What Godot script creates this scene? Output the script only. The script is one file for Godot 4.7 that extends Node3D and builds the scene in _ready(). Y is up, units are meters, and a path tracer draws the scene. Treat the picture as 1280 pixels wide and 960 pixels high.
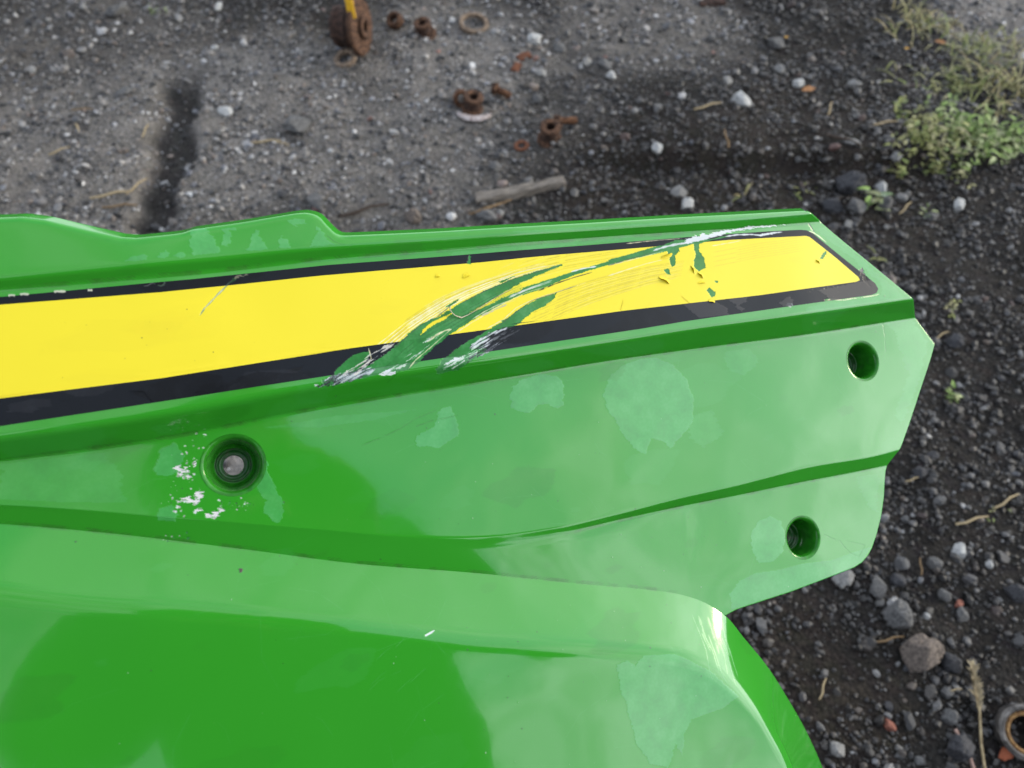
extends Node3D
# A scraped green machine panel with a yellow and black stripe, held over a yard of dark cinder gravel.
# The panel lives in its own frame: s runs along it, t up it, h out of its middle face (metres).

const PO := Vector3(0, 0.7807, -0.2723)
const PS := Vector3(0.9402, -0.3051, -0.1511)
const PT := Vector3(0, 0.4438, -0.8961)
const PN := Vector3(0.3405, 0.8426, 0.4173)
const PANEL_TEX := Rect2(-0.46, -0.37, 0.9, 0.54)
const DECAL_TEX := Rect2(-0.425, -0.07, 0.74, 0.21)

var used := {}
var mats := {}
var warp_noise := FastNoiseLite.new()
var jag_noise := FastNoiseLite.new()
var ground_noise := FastNoiseLite.new()
var fine_noise := FastNoiseLite.new()

# ---------------------------------------------------------------- helpers
class MB:
	var v := PackedVector3Array()
	var n := PackedVector3Array()
	var uv := PackedVector2Array()
	var c := PackedColorArray()
	var idx := PackedInt32Array()
	func add(p: Vector3, nn := Vector3.UP, t := Vector2.ZERO, col := Color.WHITE) -> int:
		v.append(p); n.append(nn); uv.append(t); c.append(col)
		return v.size() - 1
	func tri(a: int, b: int, d: int) -> void:   # counter-clockwise seen from outside
		idx.append(a); idx.append(b); idx.append(d)
	func quad(a: int, b: int, d: int, e: int) -> void:
		tri(a, b, d); tri(a, d, e)
	func smooth(eps := 0.00002) -> void:
		var acc := {}
		var keys := []
		keys.resize(v.size())
		for i in v.size():
			keys[i] = Vector3i((v[i] / eps).round())
		for k in range(0, idx.size(), 3):
			var f := (v[idx[k + 1]] - v[idx[k]]).cross(v[idx[k + 2]] - v[idx[k]])
			for j in 3:
				var key: Vector3i = keys[idx[k + j]]
				acc[key] = acc.get(key, Vector3.ZERO) + f
		for i in v.size():
			var a: Vector3 = acc.get(keys[i], Vector3.UP)
			n[i] = a.normalized() if a.length() > 1e-14 else Vector3.UP
	func flat() -> void:
		var v2 := PackedVector3Array()
		var n2 := PackedVector3Array()
		var u2 := PackedVector2Array()
		var c2 := PackedColorArray()
		var i2 := PackedInt32Array()
		for k in range(0, idx.size(), 3):
			var f := (v[idx[k + 1]] - v[idx[k]]).cross(v[idx[k + 2]] - v[idx[k]]).normalized()
			for j in 3:
				i2.append(v2.size())
				v2.append(v[idx[k + j]]); n2.append(f); u2.append(uv[idx[k + j]]); c2.append(c[idx[k + j]])
		v = v2; n = n2; uv = u2; c = c2; idx = i2
	func join(o: MB, x := Transform3D.IDENTITY, col = null) -> void:
		var b := v.size()
		for i in o.v.size():
			add(x * o.v[i], (x.basis.inverse().transposed() * o.n[i]).normalized(), o.uv[i], o.c[i] if col == null else col)
		for i in o.idx:
			idx.append(i + b)
	func mesh() -> ArrayMesh:
		var a := []
		a.resize(Mesh.ARRAY_MAX)
		var cw := PackedInt32Array()
		cw.resize(idx.size())
		for k in range(0, idx.size(), 3):
			cw[k] = idx[k]; cw[k + 1] = idx[k + 2]; cw[k + 2] = idx[k + 1]
		a[Mesh.ARRAY_VERTEX] = v; a[Mesh.ARRAY_NORMAL] = n; a[Mesh.ARRAY_TEX_UV] = uv; a[Mesh.ARRAY_COLOR] = c; a[Mesh.ARRAY_INDEX] = cw
		var m := ArrayMesh.new()
		m.add_surface_from_arrays(Mesh.PRIMITIVE_TRIANGLES, a)
		return m

func numbered(called: String) -> String:
	used[called] = used.get(called, -1) + 1
	return called if used[called] == 0 else "%s_%03d" % [called, used[called]]

func tag(o: Node, label: String, category: String, group := "", kind := "") -> Node:
	if label: o.set_meta("label", label)
	if category: o.set_meta("category", category)
	if group: o.set_meta("group", group)
	if kind: o.set_meta("kind", kind)
	return o

func thing(called: String, at: Vector3, label: String, category: String, group := "") -> Node3D:
	var o := Node3D.new()
	o.name = numbered(called)
	o.position = at
	add_child(o)
	tag(o, label, category, group)
	return o

func part(called: String, mesh: Mesh, m: Material, parent: Node) -> MeshInstance3D:
	var o := MeshInstance3D.new()
	o.name = called if parent != self else numbered(called)
	o.mesh = mesh
	o.material_override = m
	parent.add_child(o, true)
	return o

func place(o: Node3D, x: float, z: float, sink := 0.0, turn := Vector3.ZERO) -> Node3D:
	o.position = Vector3(x, ground_height(x, z) - sink, z)
	o.rotation = turn
	return o

func noise_tex(freq: float, seed_: int, ramp: Array, octaves := 4, size := 512, kind := FastNoiseLite.TYPE_SIMPLEX_SMOOTH, normal := false, strength := 2.0) -> NoiseTexture2D:
	var f := FastNoiseLite.new()
	f.noise_type = kind
	f.seed = seed_
	f.frequency = freq
	f.fractal_octaves = octaves
	var t := NoiseTexture2D.new()
	t.width = size; t.height = size
	t.seamless = true
	t.noise = f
	if normal:
		t.as_normal_map = true
		t.bump_strength = strength
	elif ramp.size():
		var g := Gradient.new()
		var offs := PackedFloat32Array()
		var cols := PackedColorArray()
		for k in ramp:
			offs.append(k[0]); cols.append(k[1])
		g.offsets = offs; g.colors = cols
		t.color_ramp = g
	return t

func lin(r: float, g: float, b: float) -> Color:
	return Color(r, g, b).linear_to_srgb()

func mat_noise(ramp: Array, scale: float, rough := 0.85, freq := 0.02, bump := 0.0, seed_ := 1, metal := 0.0) -> StandardMaterial3D:
	var m := StandardMaterial3D.new()
	m.albedo_texture = noise_tex(freq, seed_, ramp, 5)
	m.uv1_triplanar = true
	m.uv1_scale = Vector3.ONE * scale
	m.roughness = rough
	m.metallic = metal
	m.metallic_specular = 0.35
	if bump > 0.0:
		m.normal_enabled = true
		m.normal_texture = noise_tex(freq * 2.0, seed_ + 7, [], 5, 512, FastNoiseLite.TYPE_SIMPLEX_SMOOTH, true, 6.0)
		m.normal_scale = bump
	return m

func lathe(profile: Array, sides := 40, wobble := 0.0, seed_ := 0) -> MB:   # (radius, height) pairs going up the outside
	var mb := MB.new()
	for i in sides + 1:
		var a := TAU * i / sides
		var k := 1.0 + wobble * sin(a * 3.0 + seed_) + wobble * 0.6 * sin(a * 7.0 + seed_ * 2.3)
		for p in profile:
			mb.add(Vector3(cos(a) * p.x * k, p.y, -sin(a) * p.x * k), Vector3.UP, Vector2(float(i) / sides, p.y))
	var m := profile.size()
	for i in sides:
		for j in m - 1:
			mb.quad(i * m + j, (i + 1) * m + j, (i + 1) * m + j + 1, i * m + j + 1)
	return mb

func ring_shape(outer: float, inner: float, height: float, bevel := 0.002, wobble := 0.0) -> MB:
	var b := bevel
	var mb := lathe([Vector2(inner, b), Vector2(inner + b, 0), Vector2(outer - b, 0), Vector2(outer, b), Vector2(outer, height - b), Vector2(outer - b, height), Vector2(inner + b, height), Vector2(inner, height - b), Vector2(inner, b)], 40, wobble, 3)
	mb.flat()
	# round the shading around the ring but keep the bevels crisp
	for i in mb.v.size():
		var r := Vector3(mb.v[i].x, 0, mb.v[i].z).normalized()
		var nn := mb.n[i]
		var radial := Vector3(nn.x, 0, nn.z).dot(r)
		mb.n[i] = (r * radial + Vector3(0, nn.y, 0)).normalized()
	return mb

func tube(path: Array, radii: Array, sides := 8, flat_k := 1.0) -> MB:
	var mb := MB.new()
	var up := Vector3.UP
	for i in path.size():
		var d: Vector3 = (path[mini(i + 1, path.size() - 1)] - path[maxi(i - 1, 0)]).normalized()
		if absf(d.dot(up)) > 0.95: up = Vector3.RIGHT
		var x := d.cross(up).normalized()
		var y := x.cross(d)
		for k in sides:
			var a := TAU * k / sides
			mb.add(path[i] + (x * cos(a) + y * sin(a) * flat_k) * radii[i], x * cos(a) + y * sin(a), Vector2(float(k) / sides, i))
	for i in path.size() - 1:
		for k in sides:
			var k2 := (k + 1) % sides
			mb.quad(i * sides + k, i * sides + k2, (i + 1) * sides + k2, (i + 1) * sides + k)
	var a0 := mb.add(path[0]); var a1 := mb.add(path[-1])
	var e := (path.size() - 1) * sides
	for k in sides:
		mb.tri(a0, (k + 1) % sides, k)
		mb.tri(a1, e + k, e + (k + 1) % sides)
	mb.smooth()
	return mb

func box(size: Vector3, bevel: float, rough_seed := -1, jitter := 0.0, cuts := Vector3i(1, 1, 1)) -> MB:
	# a chamfered box, its surface cut finer and shaken when jitter is given
	var mb := MB.new()
	var h := size / 2.0
	var rng := RandomNumberGenerator.new()
	rng.seed = 11 + rough_seed
	for axis in 3:
		for sgn in [-1.0, 1.0]:
			var u := (axis + 1) % 3
			var w := (axis + 2) % 3
			var nu: int = cuts[u]
			var nw: int = cuts[w]
			var base := mb.v.size()
			for i in nu + 1:
				for j in nw + 1:
					var p := Vector3.ZERO
					p[axis] = h[axis] * sgn
					p[u] = (h[u] - bevel) * (2.0 * i / nu - 1.0)
					p[w] = (h[w] - bevel) * (2.0 * j / nw - 1.0)
					mb.add(p)
			for i in nu:
				for j in nw:
					var a := base + i * (nw + 1) + j
					if sgn > 0: mb.quad(a, a + nw + 1, a + nw + 2, a + 1)
					else: mb.quad(a, a + 1, a + nw + 2, a + nw + 1)
	# chamfers: along each edge and each corner
	for axis in 3:
		var u := (axis + 1) % 3
		var w := (axis + 2) % 3
		for su in [-1.0, 1.0]:
			for sw in [-1.0, 1.0]:
				var q := []
				for e in [-1.0, 1.0]:
					var p := Vector3.ZERO
					p[axis] = (h[axis] - bevel) * e
					p[u] = h[u] * su; p[w] = (h[w] - bevel) * sw
					q.append(p)
					p[u] = (h[u] - bevel) * su; p[w] = h[w] * sw
					q.append(p)
				var id := []
				for p in q: id.append(mb.add(p))
				if su * sw > 0: mb.quad(id[0], id[2], id[3], id[1])
				else: mb.quad(id[0], id[1], id[3], id[2])
	for sx in [-1.0, 1.0]:
		for sy in [-1.0, 1.0]:
			for sz in [-1.0, 1.0]:
				var a := mb.add(Vector3(h.x * sx, (h.y - bevel) * sy, (h.z - bevel) * sz))
				var b := mb.add(Vector3((h.x - bevel) * sx, h.y * sy, (h.z - bevel) * sz))
				var c := mb.add(Vector3((h.x - bevel) * sx, (h.y - bevel) * sy, h.z * sz))
				if sx * sy * sz > 0: mb.tri(a, b, c)
				else: mb.tri(a, c, b)
	if jitter > 0.0:
		for i in mb.v.size():
			var p := mb.v[i]
			mb.v[i] += Vector3(jag_noise.get_noise_3d(p.x * 900, p.y * 900, p.z * 900 + rough_seed), jag_noise.get_noise_3d(p.x * 900 + 50, p.y * 900, p.z * 900), jag_noise.get_noise_3d(p.x * 900, p.y * 900 + 90, p.z * 900)) * jitter
	mb.flat()
	return mb

func stone_shape(seed_: int, level: int, facets: int, lumps: float, flat_shaded := false) -> MB:   # about 1 m across, to be scaled
	var rng := RandomNumberGenerator.new()
	rng.seed = 100 + seed_
	var t := (1.0 + sqrt(5.0)) / 2.0
	var pts: Array = []
	for p in [[-1, t, 0], [1, t, 0], [-1, -t, 0], [1, -t, 0], [0, -1, t], [0, 1, t], [0, -1, -t], [0, 1, -t], [t, 0, -1], [t, 0, 1], [-t, 0, -1], [-t, 0, 1]]:
		pts.append(Vector3(p[0], p[1], p[2]).normalized())
	var f: Array = [0, 11, 5, 0, 5, 1, 0, 1, 7, 0, 7, 10, 0, 10, 11, 1, 5, 9, 5, 11, 4, 11, 10, 2, 10, 7, 6, 7, 1, 8, 3, 9, 4, 3, 4, 2, 3, 2, 6, 3, 6, 8, 3, 8, 9, 4, 9, 5, 2, 4, 11, 6, 2, 10, 8, 6, 7, 9, 8, 1]
	for l in level:
		var mid := {}
		var g: Array = []
		for k in range(0, f.size(), 3):
			var m := []
			for j in 3:
				var a: int = f[k + j]
				var b: int = f[k + (j + 1) % 3]
				var key := Vector2i(mini(a, b), maxi(a, b))
				if not mid.has(key):
					mid[key] = pts.size()
					pts.append(((pts[a] + pts[b]) / 2.0).normalized())
				m.append(mid[key])
			g.append_array([f[k], m[0], m[2], f[k + 1], m[1], m[0], f[k + 2], m[2], m[1], m[0], m[1], m[2]])
		f = g
	var planes := []
	for k in facets:
		planes.append([Vector3(rng.randf_range(-1, 1), rng.randf_range(-1, 1), rng.randf_range(-1, 1)).normalized(), rng.randf_range(0.55, 0.85)])
	var mb := MB.new()
	for p in pts:
		var q: Vector3 = p
		q *= 1.0 + lumps * jag_noise.get_noise_3d(p.x * 60 + seed_ * 37, p.y * 60, p.z * 60) + lumps * 0.35 * jag_noise.get_noise_3d(p.x * 220 + seed_ * 37, p.y * 220, p.z * 220)
		for pl in planes:
			var d: float = q.dot(pl[0]) - pl[1]
			if d > 0: q -= pl[0] * d * 0.92
		mb.add(q * 0.5)
	for k in range(0, f.size(), 3):
		mb.tri(f[k], f[k + 1], f[k + 2])
	mb.smooth()
	if flat_shaded: mb.flat()
	return mb

# ---------------------------------------------------------------- painted wear: stains, scrapes and chips on the panel and its stripe
class Canvas:
	var r: Rect2
	var w: int
	var h: int
	var col: Image
	var rough: Image
	var hgt: Image
	var nz: FastNoiseLite
	func _init(rect: Rect2, wide: int, base: Color, base_rough: float, noise: FastNoiseLite) -> void:
		r = rect; w = wide
		h = int(round(wide * rect.size.y / rect.size.x))
		nz = noise
		col = Image.create(w, h, false, Image.FORMAT_RGB8); col.fill(base)
		rough = Image.create(w, h, false, Image.FORMAT_RGB8); rough.fill(Color(base_rough, base_rough, base_rough))
		var peel := FastNoiseLite.new()   # the faint orange peel of sprayed paint
		peel.seed = 4; peel.frequency = 0.03; peel.fractal_octaves = 2; peel.noise_type = FastNoiseLite.TYPE_SIMPLEX_SMOOTH
		hgt = peel.get_image(w, h)
		hgt.convert(Image.FORMAT_RGB8)
		hgt.adjust_bcs(1.0, 0.03, 1.0)
	func px(p: Vector2) -> Vector2:
		return Vector2((p.x - r.position.x) / r.size.x * w, (r.end.y - p.y) / r.size.y * h)
	func put(x: int, y: int, c: Color, a: float, ro: float, hh: float) -> void:
		if x < 0 or y < 0 or x >= w or y >= h: return
		col.set_pixel(x, y, col.get_pixel(x, y).lerp(c, a))
		if ro >= 0.0: rough.set_pixel(x, y, rough.get_pixel(x, y).lerp(Color(ro, ro, ro), a))
		if hh >= 0.0: hgt.set_pixel(x, y, hgt.get_pixel(x, y).lerp(Color(hh, hh, hh), a))
	func poly(pts: Array, c: Color, ro := -1.0, hh := -1.0, jag := 1.5, alpha := 1.0, mottle := 0.0, soft := 0.0) -> void:
		var q := PackedVector2Array()
		var lo := Vector2(1e9, 1e9)
		var hi := Vector2(-1e9, -1e9)
		for p in pts:
			var z := px(p)
			q.append(z)
			lo = lo.min(z); hi = hi.max(z)
		for y in range(maxi(0, int(lo.y) - 4), mini(h, int(hi.y) + 5)):
			var yy := y + 0.5
			var xs := []
			for i in q.size():
				var a := q[i]
				var b := q[(i + 1) % q.size()]
				if (a.y <= yy) != (b.y <= yy):
					var x: float = a.x + (yy - a.y) / (b.y - a.y) * (b.x - a.x)
					xs.append(x + jag * (nz.get_noise_2d(x * 2.0 + i * 91.0, yy * 3.0) + 0.8 * nz.get_noise_2d(x * 8.0, yy * 11.0 + i * 13.0)))
			xs.sort()
			for k in range(0, xs.size() - 1, 2):
				for x in range(int(ceil(xs[k] - 0.5)), int(floor(xs[k + 1] - 0.5)) + 1):
					var al := alpha
					if soft > 0.0:
						al *= clampf(minf(x - xs[k], xs[k + 1] - x) / soft, 0.0, 1.0) * clampf(minf(y - lo.y, hi.y - y) / soft, 0.0, 1.0)
					var cc := c
					if mottle > 0.0:
						var m := nz.get_noise_2d(x * 1.3, y * 1.3) + 0.5 * nz.get_noise_2d(x * 7.0, y * 7.0)
						cc = c.lightened(m * mottle) if m > 0 else c.darkened(-m * mottle)
					put(x, y, cc, al, ro, hh)
	func stroke(pts: Array, w0: float, w1: float, c: Color, ro := -1.0, hh := -1.0, gaps := 0.0, alpha := 1.0, grain := 0.06) -> void:   # widths in mm
		var run := 0.0
		var total := 0.0
		var mm := w / r.size.x / 1000.0
		var q := []
		for p in pts: q.append(px(p))
		for i in q.size() - 1: total += q[i].distance_to(q[i + 1])
		for i in q.size() - 1:
			var a: Vector2 = q[i]
			var b: Vector2 = q[i + 1]
			var d := b - a
			var len := d.length()
			if len < 0.01: continue
			var dir := d / len
			var big := maxf(w0, w1) * mm / 2.0 + 2.0
			for y in range(int(minf(a.y, b.y) - big), int(maxf(a.y, b.y) + big) + 1):
				for x in range(int(minf(a.x, b.x) - big), int(maxf(a.x, b.x) + big) + 1):
					var e := Vector2(x + 0.5, y + 0.5) - a
					var al := e.dot(dir)
					if al < 0.0 or al >= len: continue
					var ac := e.cross(dir)
					var u := (run + al) / total
					var half := lerpf(w0, w1, u) * mm / 2.0 * minf(1.0, minf(u, 1.0 - u) * 12.0 + 0.25)
					half *= 1.0 + 0.5 * nz.get_noise_2d((run + al) * 3.0, ac + 77.0)
					var cover := clampf(half - absf(ac) + 0.5, 0.0, 1.0)
					if cover <= 0.0: continue
					if gaps > 0.0 and nz.get_noise_2d((run + al) * 1.2 + w0 * 500.0, ac * 22.0) * 0.5 + 0.5 < gaps * 0.62: continue
					put(x, y, c.lightened(maxf(0.0, grain * 3.0 * nz.get_noise_2d(x * 9.0, y * 9.0))), cover * alpha, ro, hh)
			run += len
	func smear(pts: Array, along: Vector2, cols: Array, gaps := 0.35, ro := 0.6, hh := 0.35) -> void:   # streaky scuffed patch
		var q := PackedVector2Array()
		var lo := Vector2(1e9, 1e9)
		var hi := Vector2(-1e9, -1e9)
		for p in pts:
			var z := px(p)
			q.append(z)
			lo = lo.min(z); hi = hi.max(z)
		var d := Vector2(along.x, -along.y).normalized()
		for y in range(maxi(0, int(lo.y) - 3), mini(h, int(hi.y) + 4)):
			for x in range(maxi(0, int(lo.x) - 3), mini(w, int(hi.x) + 4)):
				var e := Vector2(x + 0.5, y + 0.5)
				var u := e.dot(d)
				var v := e.cross(d)
				var wob := Vector2(-d.y, d.x) * 3.5 * nz.get_noise_2d(u * 2.5, v * 2.0 + 300.0) + d * 9.0 * nz.get_noise_2d(u * 0.8 + 70.0, v * 16.0)
				if not Geometry2D.is_point_in_polygon(e + wob, q): continue
				var n := nz.get_noise_2d(u * 1.0 + 40.0, v * 11.0) * 0.72 + nz.get_noise_2d(u * 3.0, v * 24.0 + 500.0) * 0.28 + 0.5
				if n < gaps * 0.7 + 0.12: continue
				var k := clampf((n - 0.3) / 0.45, 0.0, 0.999) * cols.size()
				put(x, y, cols[int(k)], 0.92, ro, hh + 0.25 * (n - 0.5))
	func specks(around: Vector2, spread: Vector2, count: int, mm_lo: float, mm_hi: float, cols: Array, seed_: int, ro := 0.7, hh := 0.2) -> void:
		var rng := RandomNumberGenerator.new()
		rng.seed = seed_
		var mm := w / r.size.x / 1000.0
		for k in count:
			var p := px(around + Vector2(rng.randfn(0, spread.x), rng.randfn(0, spread.y)))
			var rad := lerpf(mm_lo, mm_hi, pow(rng.randf(), 2.5)) * mm
			var cc: Color = cols[rng.randi() % cols.size()]
			for y in range(int(p.y - rad - 1), int(p.y + rad + 2)):
				for x in range(int(p.x - rad - 1), int(p.x + rad + 2)):
					var e := Vector2(x + 0.5, y + 0.5) - p
					var lim := rad * (1.0 + 0.7 * nz.get_noise_2d(x * 12.0 + k * 50.0, y * 12.0))
					var cover := clampf(lim - e.length() + 0.5, 0.0, 1.0)
					if cover > 0.0: put(x, y, cc, cover, ro, hh)

func all_poly(cs: Array, pts: Array, c: Color, ro := -1.0, hh := -1.0, jag := 1.5, alpha := 1.0, mottle := 0.0, soft := 0.0) -> void:
	for k in cs: k.poly(pts, c, ro, hh, jag, alpha, mottle, soft)

func all_stroke(cs: Array, pts: Array, w0: float, w1: float, c: Color, ro := -1.0, hh := -1.0, gaps := 0.0, alpha := 1.0) -> void:
	for k in cs: k.stroke(pts, w0, w1, c, ro, hh, gaps, alpha)

# ---------------------------------------------------------------- the pressed panel
func warp(s: float, t: float) -> float:
	return 0.0007 * warp_noise.get_noise_2d(s * 1000.0, t * 1000.0)

func pt(q: Vector3) -> Vector3:
	return Vector3(q.x, q.y, q.z + warp(q.x, q.y))

func puv(q: Vector3) -> Vector2:
	return Vector2((q.x - PANEL_TEX.position.x) / PANEL_TEX.size.x, (PANEL_TEX.end.y - q.y) / PANEL_TEX.size.y)

func duv(q: Vector3) -> Vector2:
	return Vector2((q.x - DECAL_TEX.position.x) / DECAL_TEX.size.x, (DECAL_TEX.end.y - q.y) / DECAL_TEX.size.y)

func dense(p: Array, per := 12) -> PackedVector3Array:   # a smooth curve through the points
	var out := PackedVector3Array()
	var m: Array = []
	for i in p.size():
		if i == 0: m.append((p[1] - p[0]) / p[1].distance_to(p[0]))
		elif i == p.size() - 1: m.append((p[i] - p[i - 1]) / p[i].distance_to(p[i - 1]))
		else:
			var d0: float = p[i].distance_to(p[i - 1])
			var d1: float = p[i + 1].distance_to(p[i])
			m.append(((p[i + 1] - p[i]) / d1 * d0 + (p[i] - p[i - 1]) / d0 * d1) / (d0 + d1))
	for i in p.size() - 1:
		var d: float = p[i].distance_to(p[i + 1])
		for k in per:
			var x := float(k) / per
			var x2 := x * x
			var x3 := x2 * x
			out.append(p[i] * (2 * x3 - 3 * x2 + 1) + m[i] * d * (x3 - 2 * x2 + x) + p[i + 1] * (3 * x2 - 2 * x3) + m[i + 1] * d * (x3 - x2))
	out.append(p[-1])
	return out

func at_s(poly: PackedVector3Array, s: float) -> Vector3:
	var a := 0
	var b := poly.size() - 1
	while b - a > 1:
		var m := (a + b) / 2
		if poly[m].x <= s: a = m
		else: b = m
	var k := (s - poly[a].x) / maxf(poly[b].x - poly[a].x, 1e-9)
	return poly[a].lerp(poly[b], k)

func rounded(p: Array, radii: Array, subs: Array, arc := 4) -> Array:   # a section through the rails with its corners rounded
	var out := []
	var ends := []
	for i in p.size():
		if i == 0 or i == p.size() - 1 or radii[i] <= 0.0:
			ends.append([p[i], p[i]])
		else:
			var a: Vector3 = p[i - 1] - p[i]
			var b: Vector3 = p[i + 1] - p[i]
			var tr: float = minf(radii[i], minf(0.45 * a.length(), 0.45 * b.length()))
			ends.append([p[i] + a.normalized() * tr, p[i] + b.normalized() * tr])
	for i in p.size():
		if i == 0 or i == p.size() - 1 or radii[i] <= 0.0:
			out.append(p[i])
		else:
			for k in arc + 1:
				var x := float(k) / arc
				out.append(ends[i][0].lerp(p[i], x).lerp(p[i].lerp(ends[i][1], x), x))
		if i < p.size() - 1:
			for k in range(1, subs[i]):
				out.append(ends[i][1].lerp(ends[i + 1][0], float(k) / subs[i]))
	return out

func loft(mb: MB, sections: Array) -> void:
	var m: int = sections[0].size()
	var base := mb.v.size()
	for sec in sections:
		for q in sec: mb.add(pt(q), Vector3.BACK, puv(q))
	for i in sections.size() - 1:
		for j in m - 1:
			var a := base + i * m + j
			mb.quad(a, a + 1, a + m + 1, a + m)

func flat_patch(mb: MB, outline: Array, holes: Array, height: Callable, step: float, uvf: Callable) -> void:
	# an even face with round holes: points spread inside the outline, joined by Delaunay triangles
	var pts := PackedVector2Array()
	var poly := PackedVector2Array()
	for q in outline:
		poly.append(Vector2(q.x, q.y)); pts.append(Vector2(q.x, q.y))
	var exact := {}
	for i in outline.size():
		if outline[i] is Vector3: exact[i] = outline[i]
	var lo := poly[0]
	var hi := poly[0]
	for q in poly:
		lo = lo.min(q); hi = hi.max(q)
	for hole in holes:
		for ringk in 3:
			for k in 48:
				var a := TAU * (k + 0.5 * (ringk % 2)) / 48.0
				pts.append(hole[0] + Vector2(cos(a), sin(a)) * (hole[1] + ringk * ringk * 0.0016))
	var y := lo.y + step * 0.3
	var odd := 0
	while y < hi.y:
		var x := lo.x + step * (0.3 + 0.5 * odd)
		while x < hi.x:
			var q := Vector2(x, y)
			x += step
			if not Geometry2D.is_point_in_polygon(q, poly): continue
			var ok := true
			for hole in holes:
				if q.distance_to(hole[0]) < hole[1] + 0.0064 + step * 0.5: ok = false
			if ok:
				for k in poly.size():
					if q.distance_squared_to(poly[k]) < step * step * 0.3:
						ok = false
						break
			if ok: pts.append(q)
		y += step * 0.87
		odd = 1 - odd
	var d := Geometry2D.triangulate_delaunay(pts)
	var base := mb.v.size()
	for i in pts.size():
		var q: Vector3 = exact[i] if exact.has(i) else Vector3(pts[i].x, pts[i].y, height.call(pts[i]))
		mb.add(pt(q), Vector3.BACK, uvf.call(q))
	for k in range(0, d.size(), 3):
		var a := pts[d[k]]
		var b := pts[d[k + 1]]
		var c := pts[d[k + 2]]
		var mid := (a + b + c) / 3.0
		var area := (b - a).cross(c - a)
		if absf(area) < 1e-10: continue
		if not Geometry2D.is_point_in_polygon(mid, poly): continue
		var inside := true
		for hole in holes:
			if mid.distance_to(hole[0]) < hole[1] * 0.995: inside = false
		if not inside: continue
		if area > 0: mb.tri(base + d[k], base + d[k + 1], base + d[k + 2])
		else: mb.tri(base + d[k], base + d[k + 2], base + d[k + 1])

func run_of(poly: PackedVector3Array, s0: float, s1: float, n: int) -> Array:
	var out := []
	for i in n + 1: out.append(at_s(poly, lerpf(s0, s1, float(i) / n)))
	return out

func spread(pts: Array, gap: float) -> Array:   # extra points along an outline
	var out := []
	for i in pts.size() - 1:
		var n: int = maxi(1, int(ceil(pts[i].distance_to(pts[i + 1]) / gap)))
		for k in n: out.append(pts[i].lerp(pts[i + 1], float(k) / n))
	out.append(pts[-1])
	return out

func edge_rim(mb: MB, holes: Array, thick := 0.0045) -> void:   # rolled edge and underside
	mb.smooth()
	var key := {}
	var id := PackedInt32Array()
	var rep := []
	for i in mb.v.size():
		var k := Vector3i((mb.v[i] / 0.00002).round())
		if not key.has(k):
			key[k] = rep.size()
			rep.append(i)
		id.append(key[k])
	var edges := {}
	for k in range(0, mb.idx.size(), 3):
		for j in 3:
			var a := id[mb.idx[k + j]]
			var b := id[mb.idx[k + (j + 1) % 3]]
			if a == b: continue
			if edges.has(Vector2i(b, a)): edges.erase(Vector2i(b, a))
			else: edges[Vector2i(a, b)] = true
	var outward := {}
	for e in edges:
		var pa: Vector3 = mb.v[rep[e.x]]
		var pb: Vector3 = mb.v[rep[e.y]]
		for i in [e.x, e.y]:
			outward[i] = outward.get(i, Vector3.ZERO) + (pb - pa).cross(mb.n[rep[i]])
	var first := {}
	var rows := 6
	for i in outward:
		var p: Vector3 = mb.v[rep[i]]
		var nn: Vector3 = mb.n[rep[i]]
		var o: Vector3 = outward[i].normalized()
		var r := 0.0011
		for hole in holes:
			if Vector2(p.x, p.y).distance_to(hole[0]) < hole[1] * 1.02: r = 0.0
		first[i] = mb.v.size()
		for k in rows:
			var a := PI / 2 * minf(k, rows - 2) / (rows - 2)
			var q := p + o * r * sin(a) - nn * r * (1.0 - cos(a))
			if k == rows - 1: q -= nn * thick
			mb.add(q, (nn * cos(a) + o * sin(a)).normalized(), puv(p))
	for e in edges:
		for k in rows - 1:
			mb.quad(first[e.x] + k, first[e.x] + k + 1, first[e.y] + k + 1, first[e.y] + k)

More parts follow.
